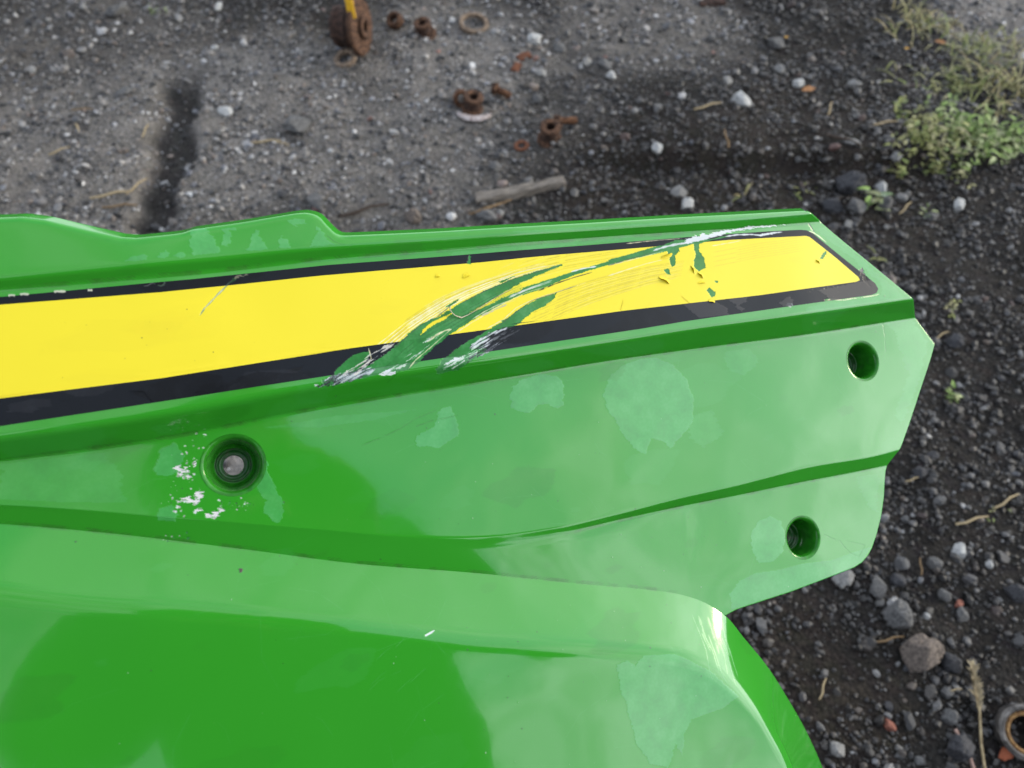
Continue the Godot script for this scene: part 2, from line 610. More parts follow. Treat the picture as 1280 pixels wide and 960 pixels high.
func build_panel() -> void:
	var paint := paint_wear()
	var root := thing("machine_panel", PO, "glossy green metal machine panel with a scraped yellow and black stripe", "body panel")
	root.basis = Basis(PS, PT, PN)
	var holes := [[Vector2(-0.1684, -0.053), 0.0178], [Vector2(0.2927, 0.0299), 0.0162], [Vector2(0.2334, -0.1054), 0.0162]]
	# rails along the panel, from its top edge down to the lower bulge
	var f0 := PackedVector3Array()
	for q in spread([Vector3(-0.408, 0.0495, 0.022), Vector3(-0.3504, 0.0609, 0.022), Vector3(-0.2853, 0.0712, 0.022), Vector3(-0.2766, 0.0726, 0.022), Vector3(-0.2658, 0.0722, 0.022), Vector3(-0.2454, 0.0688, 0.022), Vector3(-0.2302, 0.0666, 0.022), Vector3(-0.2232, 0.0669, 0.022), Vector3(-0.205, 0.0711, 0.022), Vector3(-0.1998, 0.0727, 0.022), Vector3(-0.1959, 0.0748, 0.022), Vector3(-0.1704, 0.0817, 0.022), Vector3(-0.1412, 0.0903, 0.022), Vector3(-0.1359, 0.0914, 0.022), Vector3(-0.1314, 0.0912, 0.022), Vector3(-0.1273, 0.09, 0.022), Vector3(-0.1231, 0.0857, 0.022), Vector3(-0.1184, 0.0814, 0.022), Vector3(-0.1156, 0.0802, 0.022), Vector3(-0.1128, 0.0801, 0.022), Vector3(-0.0941, 0.083, 0.022), Vector3(-0.0081, 0.0969, 0.0225), Vector3(0.1088, 0.1166, 0.023), Vector3(0.2226, 0.1353, 0.023)], 0.004): f0.append(q)
	var lip := PackedVector3Array()
	for q in f0: lip.append(q + Vector3(0.0022 if q.x < -0.05 else 0.0016, 0.0046, -0.0065))
	var f1 := dense([Vector3(-0.4045, 0.0186, 0.023), Vector3(-0.3474, 0.0284, 0.023), Vector3(-0.283, 0.0399, 0.023), Vector3(-0.1942, 0.0575, 0.023), Vector3(-0.1219, 0.0721, 0.023), Vector3(-0.0501, 0.085, 0.023), Vector3(0.0655, 0.105, 0.023), Vector3(0.1479, 0.1194, 0.023), Vector3(0.2269, 0.134, 0.023)])
	var f2 := dense([Vector3(-0.4066, 0.0136, 0.018), Vector3(-0.3489, 0.0235, 0.018), Vector3(-0.2839, 0.0352, 0.018), Vector3(-0.1942, 0.0521, 0.018), Vector3(-0.1212, 0.0673, 0.018), Vector3(-0.0487, 0.08, 0.018), Vector3(0.0681, 0.1007, 0.018), Vector3(0.1512, 0.1143, 0.018), Vector3(0.2407, 0.1304, 0.018)])
	var bb := dense([Vector3(-0.3998, -0.0572, 0.018), Vector3(-0.3428, -0.0505, 0.018), Vector3(-0.2789, -0.0409, 0.018), Vector3(-0.1987, -0.0259, 0.018), Vector3(-0.1324, -0.0104, 0.018), Vector3(-0.0171, 0.0124, 0.018), Vector3(0.0728, 0.0299, 0.018), Vector3(0.1225, 0.0401, 0.018), Vector3(0.2183, 0.0575, 0.018), Vector3(0.3283, 0.0781, 0.018)])
	var ww := dense([Vector3(-0.4085, -0.0631, 0), Vector3(-0.349, -0.0595, 0), Vector3(-0.2825, -0.0513, 0), Vector3(-0.1993, -0.0371, 0), Vector3(-0.1306, -0.0209, 0), Vector3(-0.011, 0.0027, 0), Vector3(0.0822, 0.0211, 0), Vector3(0.1337, 0.0301, 0), Vector3(0.233, 0.0466, 0), Vector3(0.3488, 0.0683, 0)])
	var wm := dense([Vector3(-0.4083, -0.0649, 0), Vector3(-0.3488, -0.0618, 0), Vector3(-0.2824, -0.0542, 0), Vector3(-0.1991, -0.0402, 0), Vector3(-0.1305, -0.0242, 0), Vector3(-0.011, -0.001, 0), Vector3(0.0822, 0.0172, 0), Vector3(0.1336, 0.026, 0), Vector3(0.2328, 0.0423, 0), Vector3(0.3519, 0.0652, 0)])
	var shell := MB.new()
	var secs := []
	var cols := 280
	for i in cols + 1:
		var u := float(i) / cols
		var p := []
		for rail in [lip, f0, f1, f2, bb, ww, wm]:
			p.append(at_s(rail, lerpf(rail[0].x, rail[-1].x, u)))
		secs.append(rounded(p, [0, 0.0022, 0.0022, 0.0022, 0.0036, 0.0030, 0], [1, 5, 1, 8, 2, 1]))
	loft(shell, secs)
	var wm_row := []
	for sec in secs: wm_row.append(sec[-1])
	# the rib that steps down to the lower tab, fading out towards the middle
	var rr := dense([Vector3(-0.4078, -0.0704, 0), Vector3(-0.348, -0.0719, 0), Vector3(-0.2811, -0.0735, 0), Vector3(-0.1972, -0.0816, 0), Vector3(-0.1194, -0.09, 0), Vector3(-0.0622, -0.0962, 0), Vector3(-0.0161, -0.0974, 0), Vector3(0.0276, -0.0935, 0), Vector3(0.079, -0.0847, 0), Vector3(0.1176, -0.0766, 0), Vector3(0.1727, -0.0665, 0), Vector3(0.2328, -0.0538, 0), Vector3(0.3105, -0.0424, 0), Vector3(0.3245, -0.0392, 0)])
	var r2 := dense([Vector3(-0.4078, -0.0708, 0), Vector3(-0.348, -0.0723, 0), Vector3(-0.281, -0.0739, 0), Vector3(-0.1972, -0.0821, 0), Vector3(-0.1194, -0.0905, 0), Vector3(-0.0621, -0.0972, -0.0002), Vector3(-0.0159, -0.0995, -0.0005), Vector3(0.0282, -0.0967, -0.0015), Vector3(0.0811, -0.0881, -0.004), Vector3(0.1212, -0.0818, -0.006), Vector3(0.1775, -0.0735, -0.007), Vector3(0.2382, -0.0639, -0.007), Vector3(0.2696, -0.0592, -0.007), Vector3(0.3178, -0.0516, -0.007)])
	var rm := dense([Vector3(-0.4081, -0.0675, 0), Vector3(-0.3483, -0.0688, 0), Vector3(-0.2813, -0.0703, 0), Vector3(-0.1974, -0.0781, 0), Vector3(-0.1195, -0.0863, 0), Vector3(-0.0623, -0.0923, 0), Vector3(-0.0161, -0.094, 0), Vector3(0.0276, -0.0905, 0), Vector3(0.0791, -0.0815, 0), Vector3(0.1177, -0.0733, 0), Vector3(0.1728, -0.0631, 0), Vector3(0.233, -0.0502, 0), Vector3(0.3108, -0.0381, 0), Vector3(0.3282, -0.0334, 0)])
	var r3 := dense([Vector3(-0.4081, -0.0722, -0.001), Vector3(-0.3482, -0.0738, -0.001), Vector3(-0.2812, -0.0756, -0.001), Vector3(-0.1971, -0.0847, -0.001), Vector3(-0.1192, -0.0938, -0.001), Vector3(-0.0619, -0.1006, -0.001), Vector3(-0.0155, -0.103, -0.0015), Vector3(0.0286, -0.0999, -0.0025), Vector3(0.0813, -0.0914, -0.0045), Vector3(0.1212, -0.0852, -0.0062), Vector3(0.1774, -0.077, -0.007), Vector3(0.238, -0.0675, -0.007), Vector3(0.2694, -0.0628, -0.007), Vector3(0.3158, -0.0561, -0.007)])
	var low_secs := []
	for i in cols + 1:
		var u := float(i) / cols
		var p := []
		for rail in [rm, rr, r2, r3]:
			p.append(at_s(rail, lerpf(rail[0].x, rail[-1].x, u)))
		low_secs.append(rounded(p, [0, lerpf(0.006, 0.0016, clampf(u * 2.2, 0, 1)), 0.0012, 0], [1, 1, 1]))
	loft(shell, low_secs)
	var rm_row := []
	var r3_row := PackedVector3Array()
	for sec in low_secs:
		rm_row.append(sec[0])
		r3_row.append(sec[-1])
	# middle face
	var outline := wm_row.duplicate()
	var right: Array = spread([wm_row[-1]] + [Vector3(0.3686, 0.0477, 0), Vector3(0.3633, 0.0361, 0), Vector3(0.35, 0.01, 0), Vector3(0.336, -0.0187, 0)] + [rm_row[-1]], 0.004)
	outline.append_array(right.slice(1, -1))
	rm_row.reverse()
	outline.append_array(rm_row)
	var left: Array = spread([rm_row[-1], wm_row[0]], 0.004)
	outline.append_array(left.slice(1, -1))
	var zero := func(_q: Vector2) -> float: return 0.0
	flat_patch(shell, outline, holes.slice(0, 2), zero, 0.008, puv)
	# bulge rails
	var dd := dense([Vector3(-0.4095, -0.0794, -0.005), Vector3(-0.3492, -0.0806, -0.005), Vector3(-0.2816, -0.084, -0.005), Vector3(-0.2368, -0.0892, -0.005), Vector3(-0.1631, -0.1005, -0.0046), Vector3(-0.0998, -0.111, -0.0045), Vector3(-0.0249, -0.1198, -0.0049), Vector3(0.0587, -0.1313, -0.0061), Vector3(0.1013, -0.1367, -0.0068), Vector3(0.1265, -0.1412, -0.007), Vector3(0.1458, -0.1477, -0.007), Vector3(0.162, -0.1574, -0.007), Vector3(0.1825, -0.1763, -0.012), Vector3(0.2085, -0.2008, -0.02), Vector3(0.2325, -0.2285, -0.028), Vector3(0.2549, -0.2575, -0.036), Vector3(0.2725, -0.2849, -0.043), Vector3(0.2909, -0.3208, -0.05), Vector3(0.3128, -0.3765, -0.06), Vector3(0.3299, -0.4509, -0.07)], 14)
	var ee := dense([Vector3(-0.4, -0.1082, 0.008), Vector3(-0.3416, -0.1122, 0.008), Vector3(-0.2762, -0.1178, 0.008), Vector3(-0.2329, -0.1261, 0.008), Vector3(-0.1619, -0.1352, 0.008), Vector3(-0.1007, -0.1452, 0.008), Vector3(-0.0286, -0.1579, 0.008), Vector3(0.0514, -0.169, 0.008), Vector3(0.0949, -0.1753, 0.008), Vector3(0.116, -0.1795, 0.008), Vector3(0.1319, -0.186, 0.008), Vector3(0.1468, -0.195, 0.008), Vector3(0.1618, -0.2063, 0.008), Vector3(0.1768, -0.2209, 0.008), Vector3(0.1893, -0.2385, 0.008), Vector3(0.1998, -0.2561, 0.008), Vector3(0.2076, -0.2754, 0.008), Vector3(0.2146, -0.2984, 0.008), Vector3(0.2227, -0.3359, 0.008), Vector3(0.2265, -0.3877, 0.008)], 14)
	var ll := dense([Vector3(-0.3839, -0.2465, 0.003), Vector3(-0.3284, -0.2559, 0.004), Vector3(-0.2671, -0.2662, 0.005), Vector3(-0.2269, -0.2733, 0.005), Vector3(-0.1621, -0.2843, 0.006), Vector3(-0.1078, -0.2939, 0.006), Vector3(-0.0416, -0.3056, 0.006), Vector3(0.0236, -0.3171, 0.006), Vector3(0.0613, -0.3238, 0.006), Vector3(0.0781, -0.3277, 0.006), Vector3(0.0865, -0.3306, 0.006), Vector3(0.0951, -0.3336, 0.006), Vector3(0.1009, -0.3365, 0.006), Vector3(0.1066, -0.3395, 0.006), Vector3(0.1124, -0.3434, 0.006), Vector3(0.1182, -0.3483, 0.006), Vector3(0.124, -0.3541, 0.006), Vector3(0.1287, -0.3598, 0.006), Vector3(0.1333, -0.3655, 0.006), Vector3(0.1386, -0.3714, 0.006)], 14)
	# left part of the tab face: from the rib down to the bulge
	var tab_start: float = 0.13469921
	var k_tab := 0
	while r3_row[k_tab].x < tab_start: k_tab += 1
	var face := []
	for i in k_tab + 1:
		var a := r3_row[i]
		face.append(rounded([a, at_s(dd, a.x)], [0, 0], [7]))
	loft(shell, face)
	# right part of the tab face, flat with a hole
	var tab := []
	for i in range(k_tab, r3_row.size()): tab.append(r3_row[i])
	var tab_right: Array = spread([tab[-1]] + [Vector3(0.3145, -0.063, -0.007), Vector3(0.3127, -0.0767, -0.007), Vector3(0.3093, -0.0909, -0.007), Vector3(0.3043, -0.1043, -0.007), Vector3(0.2988, -0.1151, -0.007), Vector3(0.2945, -0.1204, -0.007), Vector3(0.2887, -0.1251, -0.007), Vector3(0.2807, -0.1286, -0.007), Vector3(0.2589, -0.134, -0.007), Vector3(0.2216, -0.1433, -0.007), Vector3(0.1825, -0.1514, -0.007), Vector3(0.1722, -0.1536, -0.007)] + [dd[14 * 11]], 0.004)
	tab.append_array(tab_right.slice(1))
	for i in range(14 * 11 - 1, 0, -1):
		if dd[i].x <= face[-1][-1].x + 0.0005: break
		tab.append(dd[i])
	for i in range(face[-1].size() - 1, 0, -1): tab.append(face[-1][i])
	flat_patch(shell, tab, [holes[2]], func(_q: Vector2) -> float: return -0.007, 0.008, puv)
	edge_rim(shell, holes)
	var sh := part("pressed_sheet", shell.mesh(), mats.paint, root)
	# the bulge below
	var bulge := MB.new()
	var bs := []
	for i in dd.size():
		bs.append(rounded([dd[i], ee[i], ll[i]], [0, 0.007, 0], [6, 14], 7))
	loft(bulge, bs)
	edge_rim(bulge, [])
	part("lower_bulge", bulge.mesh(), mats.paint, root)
	# recessed bolt holes
	for i in 3:
		var c: Vector2 = holes[i][0]
		var h0 := -0.007 if i == 2 else 0.0
		var rim: float = holes[i][1]
		var cup := lathe([Vector2(rim, 0), Vector2(rim - 0.0008, -0.0001), Vector2(rim - 0.0016, -0.0004), Vector2(rim - 0.0023, -0.0010), Vector2(rim - 0.0029, -0.0022), Vector2(rim - 0.0034, -0.0045), Vector2(0.0122, -0.0135), Vector2(0.0113, -0.0174), Vector2(0.0106, -0.0180), Vector2(0.0099, -0.0180)], 56)
		turn_cup(cup, Vector3(c.x, c.y, h0))
		var cp := part("bolt_recess", cup.mesh(), mats.paint_recess_shade, root)
		var sl := lathe([Vector2(0.0100, -0.0183), Vector2(0.0098, -0.0172), Vector2(0.0094, -0.0167), Vector2(0.0089, -0.0170), Vector2(0.0086, -0.0195), Vector2(0.0080, -0.0205), Vector2(0.0068, -0.0206), Vector2(0.0064, -0.0201), Vector2(0.0060, -0.0206), Vector2(0.0058, -0.0215), Vector2(0.0058, -0.0230)], 56)
		turn_cup(sl, Vector3(c.x, c.y, h0))
		part("sleeve", sl.mesh(), mats.sleeve, cp)
	# the stripe: yellow with a black border
	var band := func(_q: Vector2) -> float: return 0.01825
	var y_top: Array = [Vector2(-0.4058, 0.0066), Vector2(-0.3482, 0.0161), Vector2(-0.2833, 0.0274), Vector2(-0.2097, 0.0397), Vector2(-0.1255, 0.0564), Vector2(-0.0882, 0.0631), Vector2(-0.028, 0.0737), Vector2(0.0267, 0.0843), Vector2(0.0923, 0.0959), Vector2(0.1589, 0.108), Vector2(0.2265, 0.1182)]
	var y_right: Array = [Vector2(0.2301, 0.1177), Vector2(0.2541, 0.1044), Vector2(0.2747, 0.0913), Vector2(0.2761, 0.0889)]
	var y_bot: Array = [Vector2(0.2729, 0.0874), Vector2(0.1833, 0.0697), Vector2(0.0852, 0.0524), Vector2(-0.0066, 0.0361), Vector2(-0.0432, 0.0279), Vector2(-0.0968, 0.0172), Vector2(-0.1242, 0.0109), Vector2(-0.2074, -0.0072), Vector2(-0.2802, -0.0204), Vector2(-0.3443, -0.032), Vector2(-0.4012, -0.0416)]
	var o_top: Array = [Vector2(-0.4062, 0.011), Vector2(-0.3485, 0.0204), Vector2(-0.2836, 0.0314), Vector2(-0.194, 0.0484), Vector2(-0.1211, 0.0632), Vector2(-0.0487, 0.0758), Vector2(0.0268, 0.0891), Vector2(0.0679, 0.0964), Vector2(0.1509, 0.111), Vector2(0.1925, 0.1179), Vector2(0.2215, 0.1223)]
	var o_right: Array = [Vector2(0.2274, 0.1226), Vector2(0.2333, 0.1208), Vector2(0.2654, 0.1023), Vector2(0.2909, 0.0877), Vector2(0.2938, 0.0835)]
	var o_bot: Array = [Vector2(0.292, 0.0803), Vector2(0.2871, 0.0783), Vector2(0.2185, 0.0653), Vector2(0.1225, 0.0468), Vector2(0.0849, 0.0387), Vector2(0.0263, 0.0271), Vector2(-0.0172, 0.0184), Vector2(-0.0776, 0.0069), Vector2(-0.1238, -0.0028), Vector2(-0.2068, -0.0197), Vector2(-0.2793, -0.0343), Vector2(-0.3432, -0.0452), Vector2(-0.4001, -0.053)]
	var yellow := MB.new()
	var yo: Array = spread(y_top + y_right + y_bot + [y_top[0]], 0.004)
	yo.pop_back()
	flat_patch(yellow, yo, [], band, 0.007, duv)
	edge_lower(yellow)
	part("yellow_stripe", yellow.mesh(), mats.yellow, root)
	var black := MB.new()
	var inner: Array = y_top + y_right + y_bot
	inner.reverse()
	var bo: Array = spread(o_top + o_right + o_bot + inner + [o_top[0]], 0.0035)
	bo.pop_back()
	flat_patch(black, bo, [], band, 0.007, duv)
	edge_lower(black)
	part("black_border", black.mesh(), mats.black, root)
	peelings(root)

func edge_lower(mb: MB) -> void:
	mb.smooth()

func turn_cup(mb: MB, at: Vector3) -> void:   # a lathe stands up along y; a recess stands along h
	for i in mb.v.size():
		var p := mb.v[i]
		mb.v[i] = Vector3(p.x, -p.z, p.y) + at
		mb.v[i].z += warp(at.x, at.y)
		mb.uv[i] = puv(mb.v[i])
	# the profile runs inwards and down, so its faces already look into the recess
	for k in range(0, mb.idx.size(), 3):
		var b := mb.idx[k + 1]
		mb.idx[k + 1] = mb.idx[k + 2]
		mb.idx[k + 2] = b
	mb.smooth()

func peelings(root: Node3D) -> void:
	# curled shavings and lifted flaps of the torn stripe
	var curl: Array = [Vector2(-0.0481, 0.0432), Vector2(-0.0479, 0.0413), Vector2(-0.0465, 0.0397), Vector2(-0.044, 0.0382), Vector2(-0.04, 0.0374), Vector2(-0.036, 0.0394), Vector2(-0.0311, 0.0425), Vector2(-0.0253, 0.0466), Vector2(-0.0174, 0.0522), Vector2(-0.0074, 0.0582)]
	var path := []
	var rad := []
	for i in curl.size():
		var lift: float = [0.0035, 0.003, 0.0022, 0.0014, 0.0006, 0.0004, 0.0003, 0.0002, 0.0001, 0.0][i]
		path.append(Vector3(curl[i].x, curl[i].y, 0.0184 + lift))
		rad.append(lerpf(0.00075, 0.0003, i / 9.0))
	part("curled_shaving", tube(path, rad, 6, 0.5).mesh(), mats.shaving, root)
	for fl in [
		[Vector2(0.1083, 0.0872), 0.0062, 2.0, 0.5], [Vector2(0.1061, 0.0774), 0.0058, 4.3, 0.5], [Vector2(0.13, 0.0847), 0.0040, 3.6, 0.55], [Vector2(0.1358, 0.0824), 0.0048, 4.0, 0.4],
		[Vector2(0.1343, 0.0771), 0.0036, 4.9, 0.6], [Vector2(0.1424, 0.064), 0.0034, 4.6, 0.5], [Vector2(0.2379, 0.1015), 0.0032, 4.1, 0.45], [Vector2(-0.0379, 0.0661), 0.0036, 5.2, 0.5], [Vector2(-0.0558, 0.0645), 0.0034, 5.0, 0.3]]:
		var mb := MB.new()
		var c: Vector2 = fl[0]
		var size: float = fl[1] * 1.6
		var dir := Vector2(cos(fl[2]), sin(fl[2]))
		var side := Vector2(-dir.y, dir.x)
		for i in 6:
			var a: float = i / 5.0
			for j in 7:
				var b := j / 6.0 * 2.0 - 1.0
				var wide: float = size * fl[3] * sqrt(maxf(0.02, 1.0 - pow(2 * a - 1, 2) * 0.8)) * (1.0 + 0.25 * jag_noise.get_noise_2d(i * 40.0, j * 30.0 + c.x * 9000))
				var q := c + dir * size * (sin(a * 1.9) * 0.5) + side * b * wide
				mb.add(Vector3(q.x, q.y, 0.0183 + size * (1.0 - cos(a * 1.9)) * 0.2 * (0.4 + 0.6 * (1 - b * b))), Vector3.BACK, Vector2(a, b))
		for i in 5:
			for j in 6:
				mb.quad(i * 7 + j, (i + 1) * 7 + j, (i + 1) * 7 + j + 1, i * 7 + j + 1)
		mb.smooth()
		part("peeled_flap", mb.mesh(), mats.flap, root)

func paint_wear() -> bool:
	var green := lin(0.030, 0.285, 0.019)
	var film_and_sky := lin(0.055, 0.335, 0.072)
	var scraped := lin(0.024, 0.19, 0.036)
	var white := lin(0.62, 0.66, 0.68)
	var cream := lin(0.72, 0.68, 0.42)
	var pale := lin(0.75, 0.66, 0.22)
	var dark := lin(0.008, 0.010, 0.014)
	var yel := lin(0.78, 0.655, 0.024)
	var yel_dim := lin(0.50, 0.40, 0.03)
	var shell := Canvas.new(PANEL_TEX, 2048, green, 0.10, jag_noise)
	var dy := Canvas.new(DECAL_TEX, 2048, yel, 0.42, jag_noise)
	var dk := Canvas.new(DECAL_TEX, 2048, dark, 0.22, jag_noise)
	var decals := [dy, dk]
	var every := [shell, dy, dk]
	# dried films on the green paint, plus one wedge of painted sky reflection
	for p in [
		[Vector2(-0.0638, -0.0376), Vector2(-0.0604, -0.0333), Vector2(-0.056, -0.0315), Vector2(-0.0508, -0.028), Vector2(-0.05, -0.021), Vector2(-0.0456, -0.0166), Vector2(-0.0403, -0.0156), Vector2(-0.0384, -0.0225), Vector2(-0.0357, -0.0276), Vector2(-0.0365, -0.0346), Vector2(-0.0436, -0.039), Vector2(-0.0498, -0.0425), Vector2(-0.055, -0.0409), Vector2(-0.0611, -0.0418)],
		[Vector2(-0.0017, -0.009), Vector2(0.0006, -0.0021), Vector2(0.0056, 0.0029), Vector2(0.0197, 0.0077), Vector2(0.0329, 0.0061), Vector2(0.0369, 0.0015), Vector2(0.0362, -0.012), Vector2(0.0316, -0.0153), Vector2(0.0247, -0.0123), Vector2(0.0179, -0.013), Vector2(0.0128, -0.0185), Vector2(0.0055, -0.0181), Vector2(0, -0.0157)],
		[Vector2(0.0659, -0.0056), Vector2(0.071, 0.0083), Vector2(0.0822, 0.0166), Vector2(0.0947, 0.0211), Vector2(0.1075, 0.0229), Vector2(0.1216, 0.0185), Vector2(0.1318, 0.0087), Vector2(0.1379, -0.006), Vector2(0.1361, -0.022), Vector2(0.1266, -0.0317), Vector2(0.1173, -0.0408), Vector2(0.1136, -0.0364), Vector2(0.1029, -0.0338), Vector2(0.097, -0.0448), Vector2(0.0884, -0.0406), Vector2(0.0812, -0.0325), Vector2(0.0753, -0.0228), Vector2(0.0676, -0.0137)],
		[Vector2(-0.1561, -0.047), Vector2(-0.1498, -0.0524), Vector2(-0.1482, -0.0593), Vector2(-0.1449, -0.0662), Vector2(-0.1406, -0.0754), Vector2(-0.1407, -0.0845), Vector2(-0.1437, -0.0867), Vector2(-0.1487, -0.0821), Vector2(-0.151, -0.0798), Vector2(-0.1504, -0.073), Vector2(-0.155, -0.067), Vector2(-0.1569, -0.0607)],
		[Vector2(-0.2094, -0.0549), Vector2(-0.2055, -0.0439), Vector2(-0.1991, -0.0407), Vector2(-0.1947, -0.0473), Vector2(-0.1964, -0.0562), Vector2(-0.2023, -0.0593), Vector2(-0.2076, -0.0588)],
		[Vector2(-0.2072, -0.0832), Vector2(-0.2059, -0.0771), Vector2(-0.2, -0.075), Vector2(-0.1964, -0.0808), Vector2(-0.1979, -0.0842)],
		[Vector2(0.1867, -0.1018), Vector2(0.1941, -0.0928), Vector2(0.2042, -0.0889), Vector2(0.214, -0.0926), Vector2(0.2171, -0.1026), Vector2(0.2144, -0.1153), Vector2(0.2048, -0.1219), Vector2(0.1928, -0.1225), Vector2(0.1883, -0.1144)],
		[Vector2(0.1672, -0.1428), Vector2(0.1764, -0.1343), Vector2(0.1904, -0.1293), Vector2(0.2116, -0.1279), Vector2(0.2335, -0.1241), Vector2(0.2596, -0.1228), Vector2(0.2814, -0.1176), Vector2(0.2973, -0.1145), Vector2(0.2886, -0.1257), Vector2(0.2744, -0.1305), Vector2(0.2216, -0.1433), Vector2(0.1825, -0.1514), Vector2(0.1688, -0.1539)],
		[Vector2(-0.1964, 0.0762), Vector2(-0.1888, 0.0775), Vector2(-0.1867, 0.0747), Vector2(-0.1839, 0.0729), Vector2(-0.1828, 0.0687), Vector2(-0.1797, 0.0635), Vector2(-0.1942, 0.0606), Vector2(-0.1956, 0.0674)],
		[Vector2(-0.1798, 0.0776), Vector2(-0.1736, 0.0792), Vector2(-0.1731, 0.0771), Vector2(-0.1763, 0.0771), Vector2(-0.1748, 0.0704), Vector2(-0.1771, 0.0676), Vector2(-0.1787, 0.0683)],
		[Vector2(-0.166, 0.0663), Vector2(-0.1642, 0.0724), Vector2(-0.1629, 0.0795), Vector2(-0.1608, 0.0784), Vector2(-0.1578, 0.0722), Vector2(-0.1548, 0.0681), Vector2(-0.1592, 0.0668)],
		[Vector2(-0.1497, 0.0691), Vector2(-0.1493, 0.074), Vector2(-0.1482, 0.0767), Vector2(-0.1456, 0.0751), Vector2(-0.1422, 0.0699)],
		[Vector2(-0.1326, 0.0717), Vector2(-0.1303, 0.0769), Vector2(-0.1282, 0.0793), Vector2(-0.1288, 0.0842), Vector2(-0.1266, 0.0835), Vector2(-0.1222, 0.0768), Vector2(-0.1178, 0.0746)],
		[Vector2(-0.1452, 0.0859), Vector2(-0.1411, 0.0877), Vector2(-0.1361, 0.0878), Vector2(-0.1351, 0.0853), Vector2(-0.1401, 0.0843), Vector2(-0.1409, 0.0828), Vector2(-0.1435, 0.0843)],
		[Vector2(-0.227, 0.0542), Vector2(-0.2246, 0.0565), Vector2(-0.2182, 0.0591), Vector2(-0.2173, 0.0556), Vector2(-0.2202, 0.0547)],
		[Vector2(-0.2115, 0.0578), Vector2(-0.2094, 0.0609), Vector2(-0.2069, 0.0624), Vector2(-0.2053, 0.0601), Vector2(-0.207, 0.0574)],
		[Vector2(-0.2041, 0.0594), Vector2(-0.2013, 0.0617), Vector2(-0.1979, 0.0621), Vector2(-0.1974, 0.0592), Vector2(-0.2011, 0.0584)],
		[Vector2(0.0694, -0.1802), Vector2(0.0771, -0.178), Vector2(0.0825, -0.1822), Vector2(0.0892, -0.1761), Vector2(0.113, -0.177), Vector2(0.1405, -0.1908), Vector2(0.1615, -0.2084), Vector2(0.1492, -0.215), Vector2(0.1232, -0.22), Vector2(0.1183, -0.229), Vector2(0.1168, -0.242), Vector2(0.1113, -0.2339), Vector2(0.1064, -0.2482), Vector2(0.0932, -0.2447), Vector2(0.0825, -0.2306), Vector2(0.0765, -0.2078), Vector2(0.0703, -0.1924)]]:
		shell.poly(p, film_and_sky, 0.2, 0.56, 3.0, 0.95, 0.07)
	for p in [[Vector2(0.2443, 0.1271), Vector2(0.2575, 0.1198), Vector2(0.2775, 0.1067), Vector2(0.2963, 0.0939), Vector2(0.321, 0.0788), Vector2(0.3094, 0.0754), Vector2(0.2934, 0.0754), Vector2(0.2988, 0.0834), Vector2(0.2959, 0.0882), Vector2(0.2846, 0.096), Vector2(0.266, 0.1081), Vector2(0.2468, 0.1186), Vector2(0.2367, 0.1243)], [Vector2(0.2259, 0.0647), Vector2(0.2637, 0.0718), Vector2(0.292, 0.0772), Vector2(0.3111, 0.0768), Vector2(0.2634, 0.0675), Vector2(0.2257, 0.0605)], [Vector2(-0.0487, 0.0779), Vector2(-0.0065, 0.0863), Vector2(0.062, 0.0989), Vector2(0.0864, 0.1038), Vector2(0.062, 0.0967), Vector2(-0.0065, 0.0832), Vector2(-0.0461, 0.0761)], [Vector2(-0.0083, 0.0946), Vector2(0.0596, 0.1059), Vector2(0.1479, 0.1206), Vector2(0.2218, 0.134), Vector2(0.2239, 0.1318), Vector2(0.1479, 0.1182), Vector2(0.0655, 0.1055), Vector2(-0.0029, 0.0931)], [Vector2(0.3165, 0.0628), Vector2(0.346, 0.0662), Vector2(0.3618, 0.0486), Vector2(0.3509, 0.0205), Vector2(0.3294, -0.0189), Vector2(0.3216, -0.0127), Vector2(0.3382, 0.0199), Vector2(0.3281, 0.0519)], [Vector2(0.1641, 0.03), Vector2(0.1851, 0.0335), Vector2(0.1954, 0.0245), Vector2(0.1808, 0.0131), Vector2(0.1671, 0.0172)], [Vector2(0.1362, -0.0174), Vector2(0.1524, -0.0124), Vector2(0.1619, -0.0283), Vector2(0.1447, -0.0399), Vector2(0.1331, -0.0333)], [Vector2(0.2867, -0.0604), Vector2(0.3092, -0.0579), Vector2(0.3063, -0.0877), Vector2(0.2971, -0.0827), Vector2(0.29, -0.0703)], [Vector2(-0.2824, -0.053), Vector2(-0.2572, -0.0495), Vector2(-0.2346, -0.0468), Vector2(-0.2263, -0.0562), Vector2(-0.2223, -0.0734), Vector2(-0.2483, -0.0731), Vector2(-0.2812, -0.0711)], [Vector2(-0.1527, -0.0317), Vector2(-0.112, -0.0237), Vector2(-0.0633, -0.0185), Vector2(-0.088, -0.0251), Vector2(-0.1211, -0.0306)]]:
		shell.poly(p, film_and_sky, 0.16, 0.52, 6.0, 0.5, 0.08)  # the wedge at the left end is reflected sky put into the colour
	var rng := RandomNumberGenerator.new()
	rng.seed = 19
	for k in 150:   # faint dried water marks and dust all over the paint
		var c := Vector2(rng.randf_range(-0.42, 0.40), rng.randf_range(-0.30, 0.10))
		var size := 0.003 + 0.016 * pow(rng.randf(), 2.0)
		var ring := []
		for i in 14:
			var a := TAU * i / 14.0
			ring.append(c + Vector2(cos(a) * 1.5, sin(a) * 0.8 + cos(a) * 0.3) * size * (1.0 + 0.55 * jag_noise.get_noise_2d(k * 70.0 + cos(a) * 60.0, sin(a) * 60.0)))
		shell.poly(ring, film_and_sky if k % 3 else lin(0.03, 0.2, 0.02), rng.randf_range(0.08, 0.2), -1.0, 4.0, rng.randf_range(0.10, 0.30), 0.04, 2.0 + 6.0 * rng.randf())
